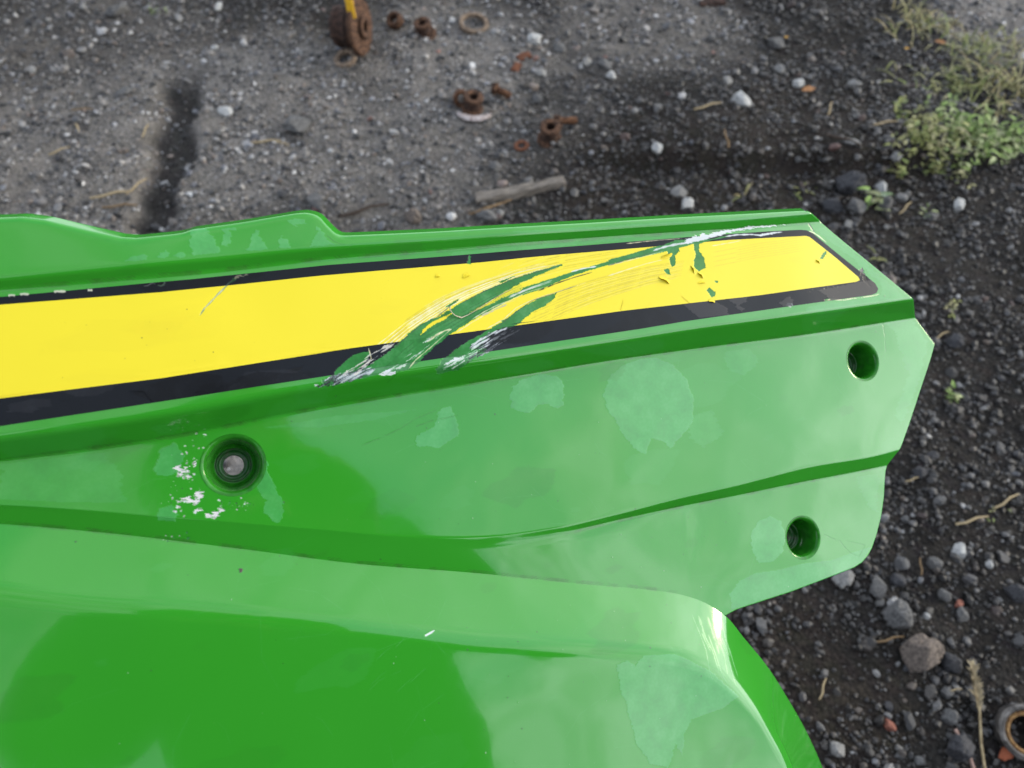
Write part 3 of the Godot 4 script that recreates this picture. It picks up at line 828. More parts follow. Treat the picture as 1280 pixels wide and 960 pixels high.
	for k in 160:   # hair scratches
		var c := Vector2(rng.randf_range(-0.40, 0.36), rng.randf_range(-0.28, 0.10))
		var a := rng.randf() * TAU
		var ln := rng.randf_range(0.004, 0.03)
		shell.stroke([c, c + Vector2(cos(a), sin(a)) * ln, c + Vector2(cos(a + 0.2), sin(a + 0.2)) * ln * 1.8], 0.32, 0.2, film_and_sky, 0.3, -1.0, 0.4, rng.randf_range(0.15, 0.5))
	var grime := lin(0.035, 0.055, 0.02)
	for l in [[Vector2(-0.2825, -0.0518), Vector2(-0.1993, -0.0376), Vector2(-0.1306, -0.0214), Vector2(-0.011, 0.0022), Vector2(0.0822, 0.0205), Vector2(0.1337, 0.0295), Vector2(0.233, 0.046), Vector2(0.3461, 0.0675)], [Vector2(-0.2816, -0.0836), Vector2(-0.2369, -0.0888), Vector2(-0.1631, -0.1001), Vector2(-0.0997, -0.1106), Vector2(-0.0249, -0.1193), Vector2(0.0582, -0.1306), Vector2(0.1003, -0.1358), Vector2(0.1253, -0.1403)], [Vector2(0.0363, -0.0978), Vector2(0.0827, -0.0889), Vector2(0.1218, -0.0824), Vector2(0.1775, -0.0741), Vector2(0.2382, -0.0645), Vector2(0.3153, -0.0523)], [Vector2(-0.2839, 0.0347), Vector2(-0.1942, 0.0516), Vector2(-0.1212, 0.0668), Vector2(-0.0487, 0.0794), Vector2(0.0681, 0.1001), Vector2(0.1512, 0.1137), Vector2(0.2369, 0.1293)]]:
		for k in 4:
			var m: Array = l.duplicate()
			for i in m.size(): m[i] += Vector2(0, 0.0006 * (k - 1))
			shell.stroke(m, 0.8, 0.8, grime, 0.45, -1.0, 0.85, 0.22)
	for k in 9:   # rough streaks that break up the shine on the round corner
		var m: Array = [Vector2(0.1389, -0.1538), Vector2(0.141, -0.1656), Vector2(0.1445, -0.1776), Vector2(0.1459, -0.1904), Vector2(0.1489, -0.198)]
		for i in m.size(): m[i] += Vector2(0.0031 * (k - 2) + 0.0012 * sin(k * 5.0 + i * 1.3), -0.0008 * k)
		shell.stroke(m.slice(k % 2, 5 - (k * 2) % 3), 0.7 + 1.6 * fposmod(k * 0.37, 1.0), 0.8, film_and_sky, 0.34, -1.0, 0.45, 0.9)
	# scuffs around the left hole: paint chipped to white
	var chips := [white, lin(0.62, 0.62, 0.64), lin(0.45, 0.42, 0.42), lin(0.25, 0.27, 0.25)]
	for c in [[176,484,10,16],[172,505,14,10],[240,455,9,22],[228,470,14,8],[218,520,10,10],[250,518,12,10],[302,400,8,22],[298,352,9,8],[236,312,6,12],[242,392,7,16],[330,690,30,40],[322,735,22,30],[270,715,22,16],[230,700,12,12],[214,708,10,10],[186,760,16,14],[160,796,16,10],[210,790,10,14],[312,806,26,12],[484,842,20,28],[500,825,12,16],[428,850,10,20],[532,802,14,16],[540,756,8,8],[522,708,10,10],[310,140,8,8],[222,250,9,9],[196,315,8,9],[374,152,14,12],[335,265,8,6],[372,262,10,8],[120,660,9,9],[135,690,8,8],[240,835,7,10],[284,610,7,9],[305,488,9,9],[180,715,8,14],[752,745,20,18],[710,690,8,6],[680,790,9,6]]:
		var at: Vector2 = chip_spot(c[0], c[1])
		shell.specks(at, Vector2(c[2], c[3]) * 0.000028, 6, 0.12, 0.026 * (c[2] + c[3]), chips, int(c[0] * 7 + c[1]), 0.6, 0.3)
	for p in [[Vector2(-0.1976, -0.0535), Vector2(-0.1967, -0.0527), Vector2(-0.1958, -0.0531), Vector2(-0.1951, -0.0576), Vector2(-0.196, -0.0596), Vector2(-0.197, -0.0584)], [Vector2(-0.1927, -0.0541), Vector2(-0.1913, -0.0532), Vector2(-0.1913, -0.0557), Vector2(-0.1929, -0.0576), Vector2(-0.1939, -0.0561)], [Vector2(-0.1886, -0.0728), Vector2(-0.1874, -0.0684), Vector2(-0.1855, -0.0669), Vector2(-0.1838, -0.0678), Vector2(-0.1845, -0.0715), Vector2(-0.1849, -0.0749), Vector2(-0.187, -0.0753)], [Vector2(-0.1935, -0.0708), Vector2(-0.1918, -0.0698), Vector2(-0.189, -0.0721), Vector2(-0.188, -0.074), Vector2(-0.1904, -0.0742), Vector2(-0.193, -0.0722)], [Vector2(-0.1885, -0.078), Vector2(-0.1864, -0.0771), Vector2(-0.1842, -0.0781), Vector2(-0.1869, -0.0792)], [Vector2(-0.178, -0.082), Vector2(-0.1769, -0.0792), Vector2(-0.1746, -0.077), Vector2(-0.1725, -0.0776), Vector2(-0.1742, -0.08), Vector2(-0.1758, -0.0828)], [Vector2(-0.1807, -0.0817), Vector2(-0.1797, -0.0799), Vector2(-0.1786, -0.0811), Vector2(-0.1799, -0.0826)], [Vector2(-0.1944, -0.059), Vector2(-0.192, -0.0581), Vector2(-0.1906, -0.0594), Vector2(-0.1922, -0.0609)], [Vector2(-0.1893, -0.051), Vector2(-0.1879, -0.0502), Vector2(-0.1875, -0.0532), Vector2(-0.1887, -0.0546)], [Vector2(-0.1956, -0.0714), Vector2(-0.1943, -0.0707), Vector2(-0.1944, -0.0733), Vector2(-0.1953, -0.0737)]]:
		shell.poly(p, lin(0.3, 0.42, 0.3), 0.5, 0.45, 7.0)
		var inner := []
		var mid := Vector2.ZERO
		for v in p: mid += v / p.size()
		for v in p: inner.append(mid + (v - mid) * 0.86)
		shell.poly(inner, lin(0.66, 0.64, 0.66), 0.7, 0.25, 6.0, 1.0, 0.10)
	shell.specks(Vector2(-0.1675, -0.0759), Vector2(0.007, 0.0025), 26, 0.1, 0.45, [lin(0.01, 0.06, 0.01), scraped, lin(0.3, 0.4, 0.3)], 4, 0.5, 0.3)
	shell.specks(Vector2(-0.1932, -0.0615), Vector2(0.006, 0.012), 30, 0.08, 0.4, chips + [dark], 5, 0.5, 0.3)
	shell.specks(Vector2(-0.1977, -0.0931), Vector2(0.006, 0.002), 8, 0.3, 0.8, [lin(0.4, 0.42, 0.4), scraped], 6, 0.5, 0.3)
	# scattered grit, pinholes and bugs of dust
	shell.specks(Vector2(0, -0.0823), Vector2(0.14, 0.06), 90, 0.12, 0.4, [lin(0.02, 0.03, 0.02), lin(0.25, 0.4, 0.25), lin(0.02, 0.1, 0.02)], 8, 0.5, 0.6)
	shell.specks(Vector2(-0.0029, -0.1882), Vector2(0.16, 0.04), 60, 0.12, 0.42, [lin(0.02, 0.03, 0.02), lin(0.2, 0.35, 0.2)], 9, 0.5, 0.6)
	shell.specks(Vector2(-0.1627, -0.1122), Vector2(0.0004, 0.0004), 3, 0.7, 1.0, [lin(0.05, 0.035, 0.03)], 10, 0.8, 0.7)
	# long fine cracks and rubbed lines
	for c in [[Vector2(-0.0964, -0.0412), Vector2(-0.0853, -0.0367), Vector2(-0.0732, -0.0306), Vector2(-0.0633, -0.024), Vector2(-0.0506, -0.0186)], [Vector2(-0.0632, -0.0289), Vector2(-0.0531, -0.0252), Vector2(-0.0428, -0.023), Vector2(-0.0366, -0.0213)], [Vector2(0.2532, -0.1036), Vector2(0.2621, -0.1074), Vector2(0.2681, -0.1087), Vector2(0.2724, -0.1137), Vector2(0.2782, -0.1187), Vector2(0.2858, -0.1213), Vector2(0.2926, -0.1131), Vector2(0.2834, -0.111), Vector2(0.2742, -0.1089)], [Vector2(-0.1229, 0.0795), Vector2(-0.1191, 0.0765), Vector2(-0.1154, 0.075), Vector2(-0.108, 0.0748)], [Vector2(0.3148, 0.0627), Vector2(0.3164, 0.0511), Vector2(0.3163, 0.0382)]]:
		shell.stroke(c, 0.34, 0.22, lin(0.015, 0.14, 0.014), 0.4, 0.3, 0.45, 0.7)
	for k in 6:
		var c0: Vector2 = Vector2(-0.0953, -0.1851) + Vector2(0.040 * rng.randf(), 0.034 * rng.randf()) * 0.9
		shell.stroke([c0, c0 + Vector2(0.006, 0.0052), c0 + Vector2(0.011 + 0.008 * rng.randf(), 0.0095)], 0.34, 0.2, lin(0.05, 0.30, 0.06), 0.4, 0.6, 0.5, 0.5)
	shell.stroke([Vector2(-0.0576, -0.1537), Vector2(-0.0537, -0.1521), Vector2(-0.0513, -0.1508)], 1.5, 0.7, white, 0.6, 0.3, 0.2)
	# ---- the scrape across the stripe: yellow and black gone down to green, white where it bit deeper
	# rubbed yellow: pale fanned lines and dull lines beyond
	for k in 30:
		var l: Array = [Vector2(-0.097, 0.0151), Vector2(-0.0883, 0.0228), Vector2(-0.0762, 0.0334), Vector2(-0.0644, 0.0422), Vector2(-0.0519, 0.0501), Vector2(-0.038, 0.0573), Vector2(-0.0223, 0.064), Vector2(-0.0053, 0.0706), Vector2(0.0154, 0.0778)]
		var off := -0.95 + 0.95 * pow(fposmod(k * 0.618, 1.0), 1.3)
		for i in l.size(): l[i] += Vector2(-0.5, 0.86) * off * lerpf(0.0105, 0.0040, i / 8.0) + Vector2(0.0002, 0.0002) * sin(k * 7.7 + i)
		var from: int = (k * 3) % 5
		var to: int = mini(l.size(), from + 3 + (k * 5) % 6)
		dy.stroke(l.slice(from, to), 0.42, 0.26, [lin(0.7, 0.62, 0.12), cream, lin(0.50, 0.38, 0.04), lin(0.74, 0.66, 0.25), yel_dim][k % 5], 0.55, 0.35, 0.55, 0.75)
	for k in 22:
		var l: Array = [Vector2(-0.0012, 0.0363), Vector2(0.0152, 0.0442), Vector2(0.0322, 0.0524), Vector2(0.0495, 0.0598), Vector2(0.0696, 0.0671), Vector2(0.0926, 0.0747), Vector2(0.1188, 0.0819)]
		for i in l.size(): l[i] += Vector2(0.0006, 0.0022) * (k % 11 - 4) * (1.0 - 0.08 * i) + Vector2(0, 0.0005) * sin(k * 3.1)
		dy.stroke(l.slice(k % 3, l.size() - (k * 3) % 3), 0.5, 0.35, [yel_dim, lin(0.42, 0.33, 0.03), pale][k % 3], 0.55, 0.4, 0.6, 0.55)
	for k in 14:
		var l: Array = [Vector2(-0.0173, 0.0621), Vector2(-0.0012, 0.0703), Vector2(0.0154, 0.0768), Vector2(0.0324, 0.0825), Vector2(0.0499, 0.0872), Vector2(0.07, 0.0924)]
		for i in l.size(): l[i] += Vector2(0.0003, 0.0014) * (k - 6)
		dy.stroke(l.slice(k % 3), 0.45, 0.3, [pale, yel_dim, lin(0.35, 0.28, 0.04)][k % 3], 0.55, 0.4, 0.6, 0.6)
	dy.stroke([Vector2(0.0615, 0.073), Vector2(0.0751, 0.0783), Vector2(0.0901, 0.0839), Vector2(0.1043, 0.0884)], 0.9, 0.5, cream, 0.6, 0.35, 0.3, 0.8)
	for k in 7:
		var l: Array = [Vector2(0.1444, 0.0923), Vector2(0.1635, 0.0974), Vector2(0.1831, 0.1027), Vector2(0.2032, 0.107), Vector2(0.2238, 0.112)]
		for i in l.size(): l[i] += Vector2(0.0, 0.0017) * (k - 3)
		dy.stroke(l.slice(k % 2), 0.6, 0.4, yel_dim, 0.5, -1.0, 0.5, 0.35)
	for k in 11:
		var l: Array = [Vector2(-0.0959, 0.0152), Vector2(-0.0872, 0.0225), Vector2(-0.0753, 0.0328), Vector2(-0.0634, 0.0413), Vector2(-0.0511, 0.0492), Vector2(-0.037, 0.0566), Vector2(-0.0213, 0.0635), Vector2(-0.0042, 0.0703), Vector2(0.0175, 0.0774)]
		for i in l.size(): l[i] += Vector2(-0.5, 0.86) * (-1.0 + 0.085 * k + 0.04 * sin(k * 9.0)) * lerpf(0.0105, 0.0040, i / 8.0)
		dy.stroke(l.slice((k * 2) % 4, 5 + (k * 3) % 5), 0.5, 0.3, [lin(0.82, 0.8, 0.62), lin(0.78, 0.74, 0.5)][k % 2], 0.55, 0.3, 0.4, 0.95)
	# green bared
	var bare := [
		[Vector2(-0.1226, -0.0055), Vector2(-0.1168, -0.0014), Vector2(-0.111, 0.0055), Vector2(-0.1059, 0.0106), Vector2(-0.099, 0.0131), Vector2(-0.0955, 0.0134), Vector2(-0.0951, 0.0117), Vector2(-0.098, 0.0074), Vector2(-0.1014, 0.0028), Vector2(-0.0936, 0.0067), Vector2(-0.0813, 0.0167), Vector2(-0.0724, 0.026), Vector2(-0.0652, 0.032), Vector2(-0.0596, 0.0351), Vector2(-0.055, 0.0367), Vector2(-0.0408, 0.0464), Vector2(-0.0253, 0.0556), Vector2(-0.0053, 0.0655), Vector2(0.0112, 0.0719), Vector2(0.0285, 0.0781), Vector2(0.0277, 0.0768), Vector2(0.0091, 0.0679), Vector2(-0.0053, 0.0602), Vector2(-0.0153, 0.0536), Vector2(-0.0073, 0.0565), Vector2(0.0133, 0.0647), Vector2(0.0367, 0.0738), Vector2(0.0587, 0.0819), Vector2(0.0814, 0.0904), Vector2(0.1001, 0.0965), Vector2(0.1267, 0.105), Vector2(0.1266, 0.1011), Vector2(0.1, 0.0922), Vector2(0.0767, 0.0855), Vector2(0.0586, 0.0795), Vector2(0.0366, 0.0714), Vector2(0.0238, 0.0652), Vector2(0.0112, 0.059), Vector2(-0.0053, 0.053), Vector2(-0.0173, 0.0457), Vector2(-0.033, 0.0366), Vector2(-0.0454, 0.0277), Vector2(-0.0557, 0.0193), Vector2(-0.0648, 0.01), Vector2(-0.0721, 0.0038), Vector2(-0.09, 0.0003), Vector2(-0.1056, -0.0044), Vector2(-0.1225, -0.0082)],
		[Vector2(-0.0555, 0.005), Vector2(-0.05, 0.0122), Vector2(-0.0406, 0.0196), Vector2(-0.0329, 0.0247), Vector2(-0.0232, 0.0306), Vector2(-0.0133, 0.037), Vector2(-0.0012, 0.0463), Vector2(0.0111, 0.0535), Vector2(0.0241, 0.0585), Vector2(0.0229, 0.0552), Vector2(0.0153, 0.0487), Vector2(0.007, 0.0446), Vector2(-0.0012, 0.037), Vector2(-0.0073, 0.0335), Vector2(-0.0173, 0.0314), Vector2(-0.0251, 0.0233), Vector2(-0.0231, 0.0187), Vector2(-0.0328, 0.0116), Vector2(-0.0404, 0.0057), Vector2(-0.0527, 0.0025)],
		[Vector2(0.0617, 0.0838), Vector2(0.0753, 0.0887), Vector2(0.0904, 0.0939), Vector2(0.0998, 0.0975), Vector2(0.1154, 0.101), Vector2(0.1165, 0.0987), Vector2(0.1033, 0.0952), Vector2(0.0891, 0.0906), Vector2(0.0752, 0.0856), Vector2(0.0616, 0.0802)],
		[Vector2(0.0998, 0.0962), Vector2(0.113, 0.1029), Vector2(0.1276, 0.1049), Vector2(0.1399, 0.1062), Vector2(0.1577, 0.1112), Vector2(0.1615, 0.1114), Vector2(0.1399, 0.1049), Vector2(0.1324, 0.1022), Vector2(0.1178, 0.1002), Vector2(0.1165, 0.0986)],
		[Vector2(0.1068, 0.0945), Vector2(0.1105, 0.0973), Vector2(0.1165, 0.0984), Vector2(0.1166, 0.0952), Vector2(0.1129, 0.0914), Vector2(0.1131, 0.0852), Vector2(0.1106, 0.0837), Vector2(0.1093, 0.0878), Vector2(0.1082, 0.0909)],
		[Vector2(0.1287, 0.1021), Vector2(0.133, 0.1025), Vector2(0.133, 0.0966), Vector2(0.137, 0.0927), Vector2(0.1378, 0.086), Vector2(0.1325, 0.0823), Vector2(0.1282, 0.0859), Vector2(0.1299, 0.0941)],
		[Vector2(0.1041, 0.081), Vector2(0.1074, 0.0823), Vector2(0.1099, 0.078), Vector2(0.1064, 0.0782)],
		[Vector2(0.1384, 0.0696), Vector2(0.1407, 0.0717), Vector2(0.1453, 0.0691), Vector2(0.1452, 0.0664), Vector2(0.1422, 0.0647)],
		[Vector2(0.1451, 0.077), Vector2(0.1476, 0.077), Vector2(0.1473, 0.0756), Vector2(0.1456, 0.0759)],
		[Vector2(0.2387, 0.1023), Vector2(0.241, 0.106), Vector2(0.2454, 0.109), Vector2(0.245, 0.1064), Vector2(0.2411, 0.1019)],
		[Vector2(-0.0361, 0.0719), Vector2(-0.0354, 0.0768), Vector2(-0.0342, 0.0789), Vector2(-0.0336, 0.0722)],
		[Vector2(-0.0153, 0.0623), Vector2(-0.0073, 0.0663), Vector2(-0.0048, 0.0671), Vector2(-0.0133, 0.0618)],
		[Vector2(-0.05, 0.0434), Vector2(-0.0452, 0.0471), Vector2(-0.0416, 0.0492), Vector2(-0.0424, 0.0478), Vector2(-0.0471, 0.0441)],
		[Vector2(0.2423, 0.0673), Vector2(0.2415, 0.0712), Vector2(0.2461, 0.0727), Vector2(0.2559, 0.0716), Vector2(0.2674, 0.0729), Vector2(0.2821, 0.0756), Vector2(0.2948, 0.0784), Vector2(0.2956, 0.0749), Vector2(0.2789, 0.0713), Vector2(0.2556, 0.0672), Vector2(0.247, 0.0654)]]
	for k in bare.size(): all_poly(every if k < 4 else decals, bare[k], scraped, 0.38, 0.3, 2.2, 1.0, 0.12)
	# tongues of yellow left standing
	for p in [[Vector2(-0.0654, 0.025), Vector2(-0.064, 0.0284), Vector2(-0.0577, 0.034), Vector2(-0.0484, 0.0391), Vector2(-0.0449, 0.0405), Vector2(-0.0502, 0.036), Vector2(-0.0596, 0.0301)], [Vector2(-0.0346, 0.0412), Vector2(-0.0259, 0.0466), Vector2(-0.017, 0.0521), Vector2(-0.0079, 0.0562), Vector2(0.0012, 0.0599), Vector2(0.0002, 0.0584), Vector2(-0.01, 0.0537), Vector2(-0.018, 0.0492), Vector2(-0.0268, 0.0442)], [Vector2(-0.0173, 0.0521), Vector2(-0.0053, 0.0588), Vector2(0.0091, 0.0659), Vector2(0.0217, 0.0704), Vector2(0.007, 0.0632), Vector2(-0.0073, 0.0556)]]:
		all_poly(decals, p, yel, 0.42, 0.5, 2.0)
	# torn rims in cream
	for l in [[Vector2(-0.0965, 0.0155), Vector2(-0.0946, 0.0094), Vector2(-0.1006, 0.0029), Vector2(-0.1091, -0.0028)], [Vector2(-0.0173, 0.0621), Vector2(-0.0053, 0.0686), Vector2(0.0112, 0.074), Vector2(0.0281, 0.078)], [Vector2(-0.033, 0.037), Vector2(-0.0252, 0.0423), Vector2(-0.0153, 0.0478), Vector2(-0.0073, 0.0513), Vector2(0.0029, 0.057), Vector2(0.0153, 0.0613)], [Vector2(-0.0721, 0.0045), Vector2(-0.0682, 0.0098), Vector2(-0.0594, 0.0176), Vector2(-0.0501, 0.0265), Vector2(-0.0464, 0.0299)], [Vector2(-0.0432, 0.028), Vector2(-0.0336, 0.0347), Vector2(-0.0268, 0.039), Vector2(-0.0199, 0.0442), Vector2(-0.012, 0.0487), Vector2(-0.0039, 0.0517)], [Vector2(-0.0238, 0.0316), Vector2(-0.0119, 0.0386), Vector2(-0.0039, 0.0464), Vector2(0.0043, 0.0509), Vector2(0.0146, 0.0556), Vector2(0.0241, 0.0589), Vector2(0.038, 0.0643), Vector2(0.0456, 0.0672)], [Vector2(0.0755, 0.0966), Vector2(0.0882, 0.0992), Vector2(0.1011, 0.1017), Vector2(0.1191, 0.1048)], [Vector2(0.0616, 0.0802), Vector2(0.0752, 0.0843), Vector2(0.0914, 0.0898), Vector2(0.1044, 0.0943)]]:
		all_stroke(every, l, 0.7, 0.35, cream, 0.6, 0.65, 0.45, 0.9)
	all_stroke(decals, [Vector2(-0.0613, 0.0212), Vector2(-0.0558, 0.0256), Vector2(-0.0502, 0.0289), Vector2(-0.046, 0.0299)], 1.4, 0.8, cream, 0.6, 0.7, 0.15)
	all_stroke(decals, [Vector2(-0.0268, 0.0399), Vector2(-0.0219, 0.0422), Vector2(-0.0159, 0.0453), Vector2(-0.0099, 0.0483)], 1.3, 0.8, lin(0.5, 0.47, 0.3), 0.6, 0.7, 0.4)
	# dark hairlines along the tears
	for l in [[Vector2(-0.0813, 0.016), Vector2(-0.0724, 0.0251), Vector2(-0.0642, 0.032), Vector2(-0.0559, 0.0367)], [Vector2(-0.0408, 0.0464), Vector2(-0.0253, 0.0554), Vector2(-0.0053, 0.0653), Vector2(0.0281, 0.0774)], [Vector2(-0.0173, 0.0323), Vector2(-0.0073, 0.0412), Vector2(0.007, 0.052), Vector2(0.0237, 0.0585), Vector2(0.0387, 0.0645)], [Vector2(0.0616, 0.08), Vector2(0.0752, 0.0851), Vector2(0.0891, 0.0901), Vector2(0.1033, 0.0949)], [Vector2(-0.0559, 0.0363), Vector2(-0.0484, 0.0432), Vector2(-0.0418, 0.049)]]:
		all_stroke(decals, l, 0.45, 0.3, lin(0.05, 0.06, 0.05), 0.6, 0.2, 0.45, 0.8)
	# white and grey where the tool bit through the paint
	var run := Vector2(0.85, 0.52)
	for cv in every:
		cv.smear([Vector2(-0.1288, -0.0095), Vector2(-0.1226, -0.0058), Vector2(-0.1159, -0.0017), Vector2(-0.1075, 0.0015), Vector2(-0.0988, 0.0036), Vector2(-0.0918, 0.0036), Vector2(-0.0939, 0.0009), Vector2(-0.1004, -0.0028), Vector2(-0.1073, -0.0052), Vector2(-0.1158, -0.0069), Vector2(-0.1259, -0.0091)], run, [dark, lin(0.05, 0.06, 0.08), lin(0.13, 0.15, 0.18), lin(0.28, 0.32, 0.37), lin(0.10, 0.11, 0.13), lin(0.22, 0.26, 0.30), lin(0.5, 0.54, 0.58)], 0.15)
		cv.smear([Vector2(-0.1125, -0.0016), Vector2(-0.1007, 0.0082), Vector2(-0.092, 0.014), Vector2(-0.0841, 0.0195), Vector2(-0.081, 0.0182), Vector2(-0.0902, 0.0101), Vector2(-0.0979, 0.003), Vector2(-0.1057, -0.0013)], run, [lin(0.3, 0.28, 0.2), lin(0.5, 0.47, 0.36), lin(0.3, 0.32, 0.32), lin(0.58, 0.56, 0.5)], 0.62)
		cv.smear([Vector2(-0.0344, 0.019), Vector2(-0.029, 0.0242), Vector2(-0.0212, 0.0296), Vector2(-0.0093, 0.0338), Vector2(-0.0069, 0.0324), Vector2(-0.0143, 0.0274), Vector2(-0.0208, 0.0224), Vector2(-0.027, 0.0183), Vector2(-0.0325, 0.0176)], run, [dark, lin(0.08, 0.09, 0.11), lin(0.22, 0.24, 0.26), lin(0.42, 0.44, 0.47), white], 0.2)
		cv.smear([Vector2(-0.0274, 0.0175), Vector2(-0.0227, 0.0193), Vector2(-0.0172, 0.0253), Vector2(-0.0053, 0.0317), Vector2(-0.0008, 0.0332), Vector2(-0.0089, 0.0262), Vector2(-0.0202, 0.0179), Vector2(-0.0299, 0.0125), Vector2(-0.037, 0.0088), Vector2(-0.0357, 0.0115)], run, [lin(0.06, 0.07, 0.09), dark, dark, lin(0.25, 0.27, 0.3)], 0.4)
		cv.smear([Vector2(-0.09, 0.0005), Vector2(-0.0811, 0.0056), Vector2(-0.0722, 0.0123), Vector2(-0.0632, 0.0211), Vector2(-0.0558, 0.027), Vector2(-0.0539, 0.0257), Vector2(-0.0631, 0.0156), Vector2(-0.0721, 0.0078), Vector2(-0.0811, 0.0023)], run, [lin(0.08, 0.32, 0.12), lin(0.25, 0.48, 0.3), lin(0.5, 0.6, 0.52)], 0.85)
		cv.smear([Vector2(-0.0555, 0.0031), Vector2(-0.0481, 0.009), Vector2(-0.0367, 0.0151), Vector2(-0.029, 0.0202), Vector2(-0.027, 0.0185), Vector2(-0.0367, 0.0114), Vector2(-0.0442, 0.0055)], run, [lin(0.03, 0.2, 0.05), lin(0.2, 0.42, 0.25), lin(0.6, 0.68, 0.62)], 0.6)
	all_poly(every, [Vector2(-0.09, 0.0001), Vector2(-0.0856, 0.0027), Vector2(-0.0838, 0.004), Vector2(-0.0825, 0.0023), Vector2(-0.08, 0.0024), Vector2(-0.0807, 0.0009), Vector2(-0.0864, -0.0004)], white, 0.6, 0.3, 5.0)
	all_poly(every, [Vector2(-0.0492, 0.0086), Vector2(-0.0462, 0.0109), Vector2(-0.042, 0.0126), Vector2(-0.0428, 0.0107), Vector2(-0.0465, 0.0083)], white, 0.6, 0.3, 5.0)
	for k in 3:
		var l: Array = [Vector2(-0.0089, 0.0531), Vector2(-0.0032, 0.0559), Vector2(0.0039, 0.0592), Vector2(0.0122, 0.0627), Vector2(0.0206, 0.0662)]
		for i in l.size(): l[i] += Vector2(0.0004 * k, 0.00055 * (k - 1))
		all_stroke(every, l.slice(k % 2, 5 - k % 2), 0.7, 0.35, [white, lin(0.5, 0.52, 0.55), white][k], 0.6, 0.3, 0.5, 0.95)
	for k in 7:   # fine dark drag lines inside the bared green
		var l: Array = [Vector2(-0.0882, 0.0034), Vector2(-0.0759, 0.0158), Vector2(-0.0632, 0.0269), Vector2(-0.0483, 0.0359), Vector2(-0.033, 0.0455), Vector2(-0.0173, 0.0547), Vector2(-0.0012, 0.0631)]
		for i in l.size(): l[i] += Vector2(0.5, -0.86) * 0.0011 * (k + 0.5) * lerpf(1.2, 0.7, i / 6.0)
		all_stroke(every, l.slice((k * 2) % 3, 7 - (k * 3) % 3), 0.35, 0.25, [lin(0.008, 0.07, 0.012), lin(0.05, 0.27, 0.07)][k % 2], 0.5, 0.25, 0.6, 0.6)
	all_stroke(every, [Vector2(0.0345, 0.0734), Vector2(0.0432, 0.0764), Vector2(0.0531, 0.0788)], 0.8, 0.8, white, 0.6, 0.3, 0.2)
	all_stroke(every, [Vector2(0.0112, 0.0586), Vector2(0.0238, 0.0646), Vector2(0.0366, 0.0698), Vector2(0.0497, 0.0744)], 0.5, 0.4, dark, 0.6, 0.3, 0.5)
	all_poly(every, [Vector2(0.1129, 0.0993), Vector2(0.1227, 0.1044), Vector2(0.127, 0.1068), Vector2(0.1295, 0.1084), Vector2(0.1326, 0.1076), Vector2(0.1376, 0.1105), Vector2(0.1411, 0.1096), Vector2(0.1451, 0.1118), Vector2(0.1527, 0.114), Vector2(0.1708, 0.1184), Vector2(0.1839, 0.121), Vector2(0.1973, 0.1233), Vector2(0.2101, 0.125), Vector2(0.1972, 0.1223), Vector2(0.1839, 0.1199), Vector2(0.1707, 0.1168), Vector2(0.1578, 0.1132), Vector2(0.1501, 0.1101), Vector2(0.14, 0.1069), Vector2(0.1325, 0.1041), Vector2(0.1226, 0.1011)], white, 0.6, 0.35, 7.0)
	all_stroke(every, [Vector2(0.0962, 0.0937), Vector2(0.1057, 0.0975), Vector2(0.1141, 0.1), Vector2(0.1226, 0.102)], 1.2, 1.6, lin(0.55, 0.6, 0.6), 0.6, 0.35, 0.45)
	all_stroke(every, [Vector2(0.1551, 0.11), Vector2(0.1654, 0.1125), Vector2(0.1784, 0.1141), Vector2(0.1863, 0.1143), Vector2(0.1943, 0.1167), Vector2(0.2051, 0.1188)], 1.0, 1.2, white, 0.6, 0.35, 0.2)
	all_poly(decals, [Vector2(0.1784, 0.1136), Vector2(0.185, 0.1148), Vector2(0.193, 0.117), Vector2(0.2024, 0.1183), Vector2(0.1943, 0.1158), Vector2(0.1862, 0.1134)], white, 0.6, 0.35, 5.0)
	dy.stroke([Vector2(0.1435, 0.102), Vector2(0.1524, 0.1042), Vector2(0.1613, 0.1063), Vector2(0.1691, 0.1089)], 0.7, 0.5, cream, 0.6, 0.4, 0.5)
	# small wounds: long scratch on the left, nicks along the border, the torn right end
	all_stroke(every, [Vector2(-0.1892, 0.0282), Vector2(-0.187, 0.0326), Vector2(-0.1839, 0.0364), Vector2(-0.1807, 0.0407), Vector2(-0.178, 0.0438), Vector2(-0.1751, 0.0477), Vector2(-0.1712, 0.0515)], 0.6, 1.0, lin(0.2, 0.3, 0.2), 0.6, 0.25, 0.15)
	all_stroke(every, [Vector2(-0.1889, 0.0288), Vector2(-0.1865, 0.0331), Vector2(-0.1833, 0.0371), Vector2(-0.1803, 0.0409), Vector2(-0.1775, 0.0444)], 0.4, 0.4, cream, 0.6, 0.25, 0.5)
	all_poly(every, [Vector2(-0.1747, 0.0478), Vector2(-0.1729, 0.0509), Vector2(-0.1702, 0.0522), Vector2(-0.1713, 0.0498)], scraped, 0.4, 0.3, 3.0)
	all_poly(every, [Vector2(-0.1726, 0.0511), Vector2(-0.1714, 0.0528), Vector2(-0.1694, 0.0534), Vector2(-0.1678, 0.0527), Vector2(-0.1654, 0.0542), Vector2(-0.1657, 0.0533), Vector2(-0.169, 0.052), Vector2(-0.1709, 0.0504)], cream, 0.6, 0.6, 4.0)
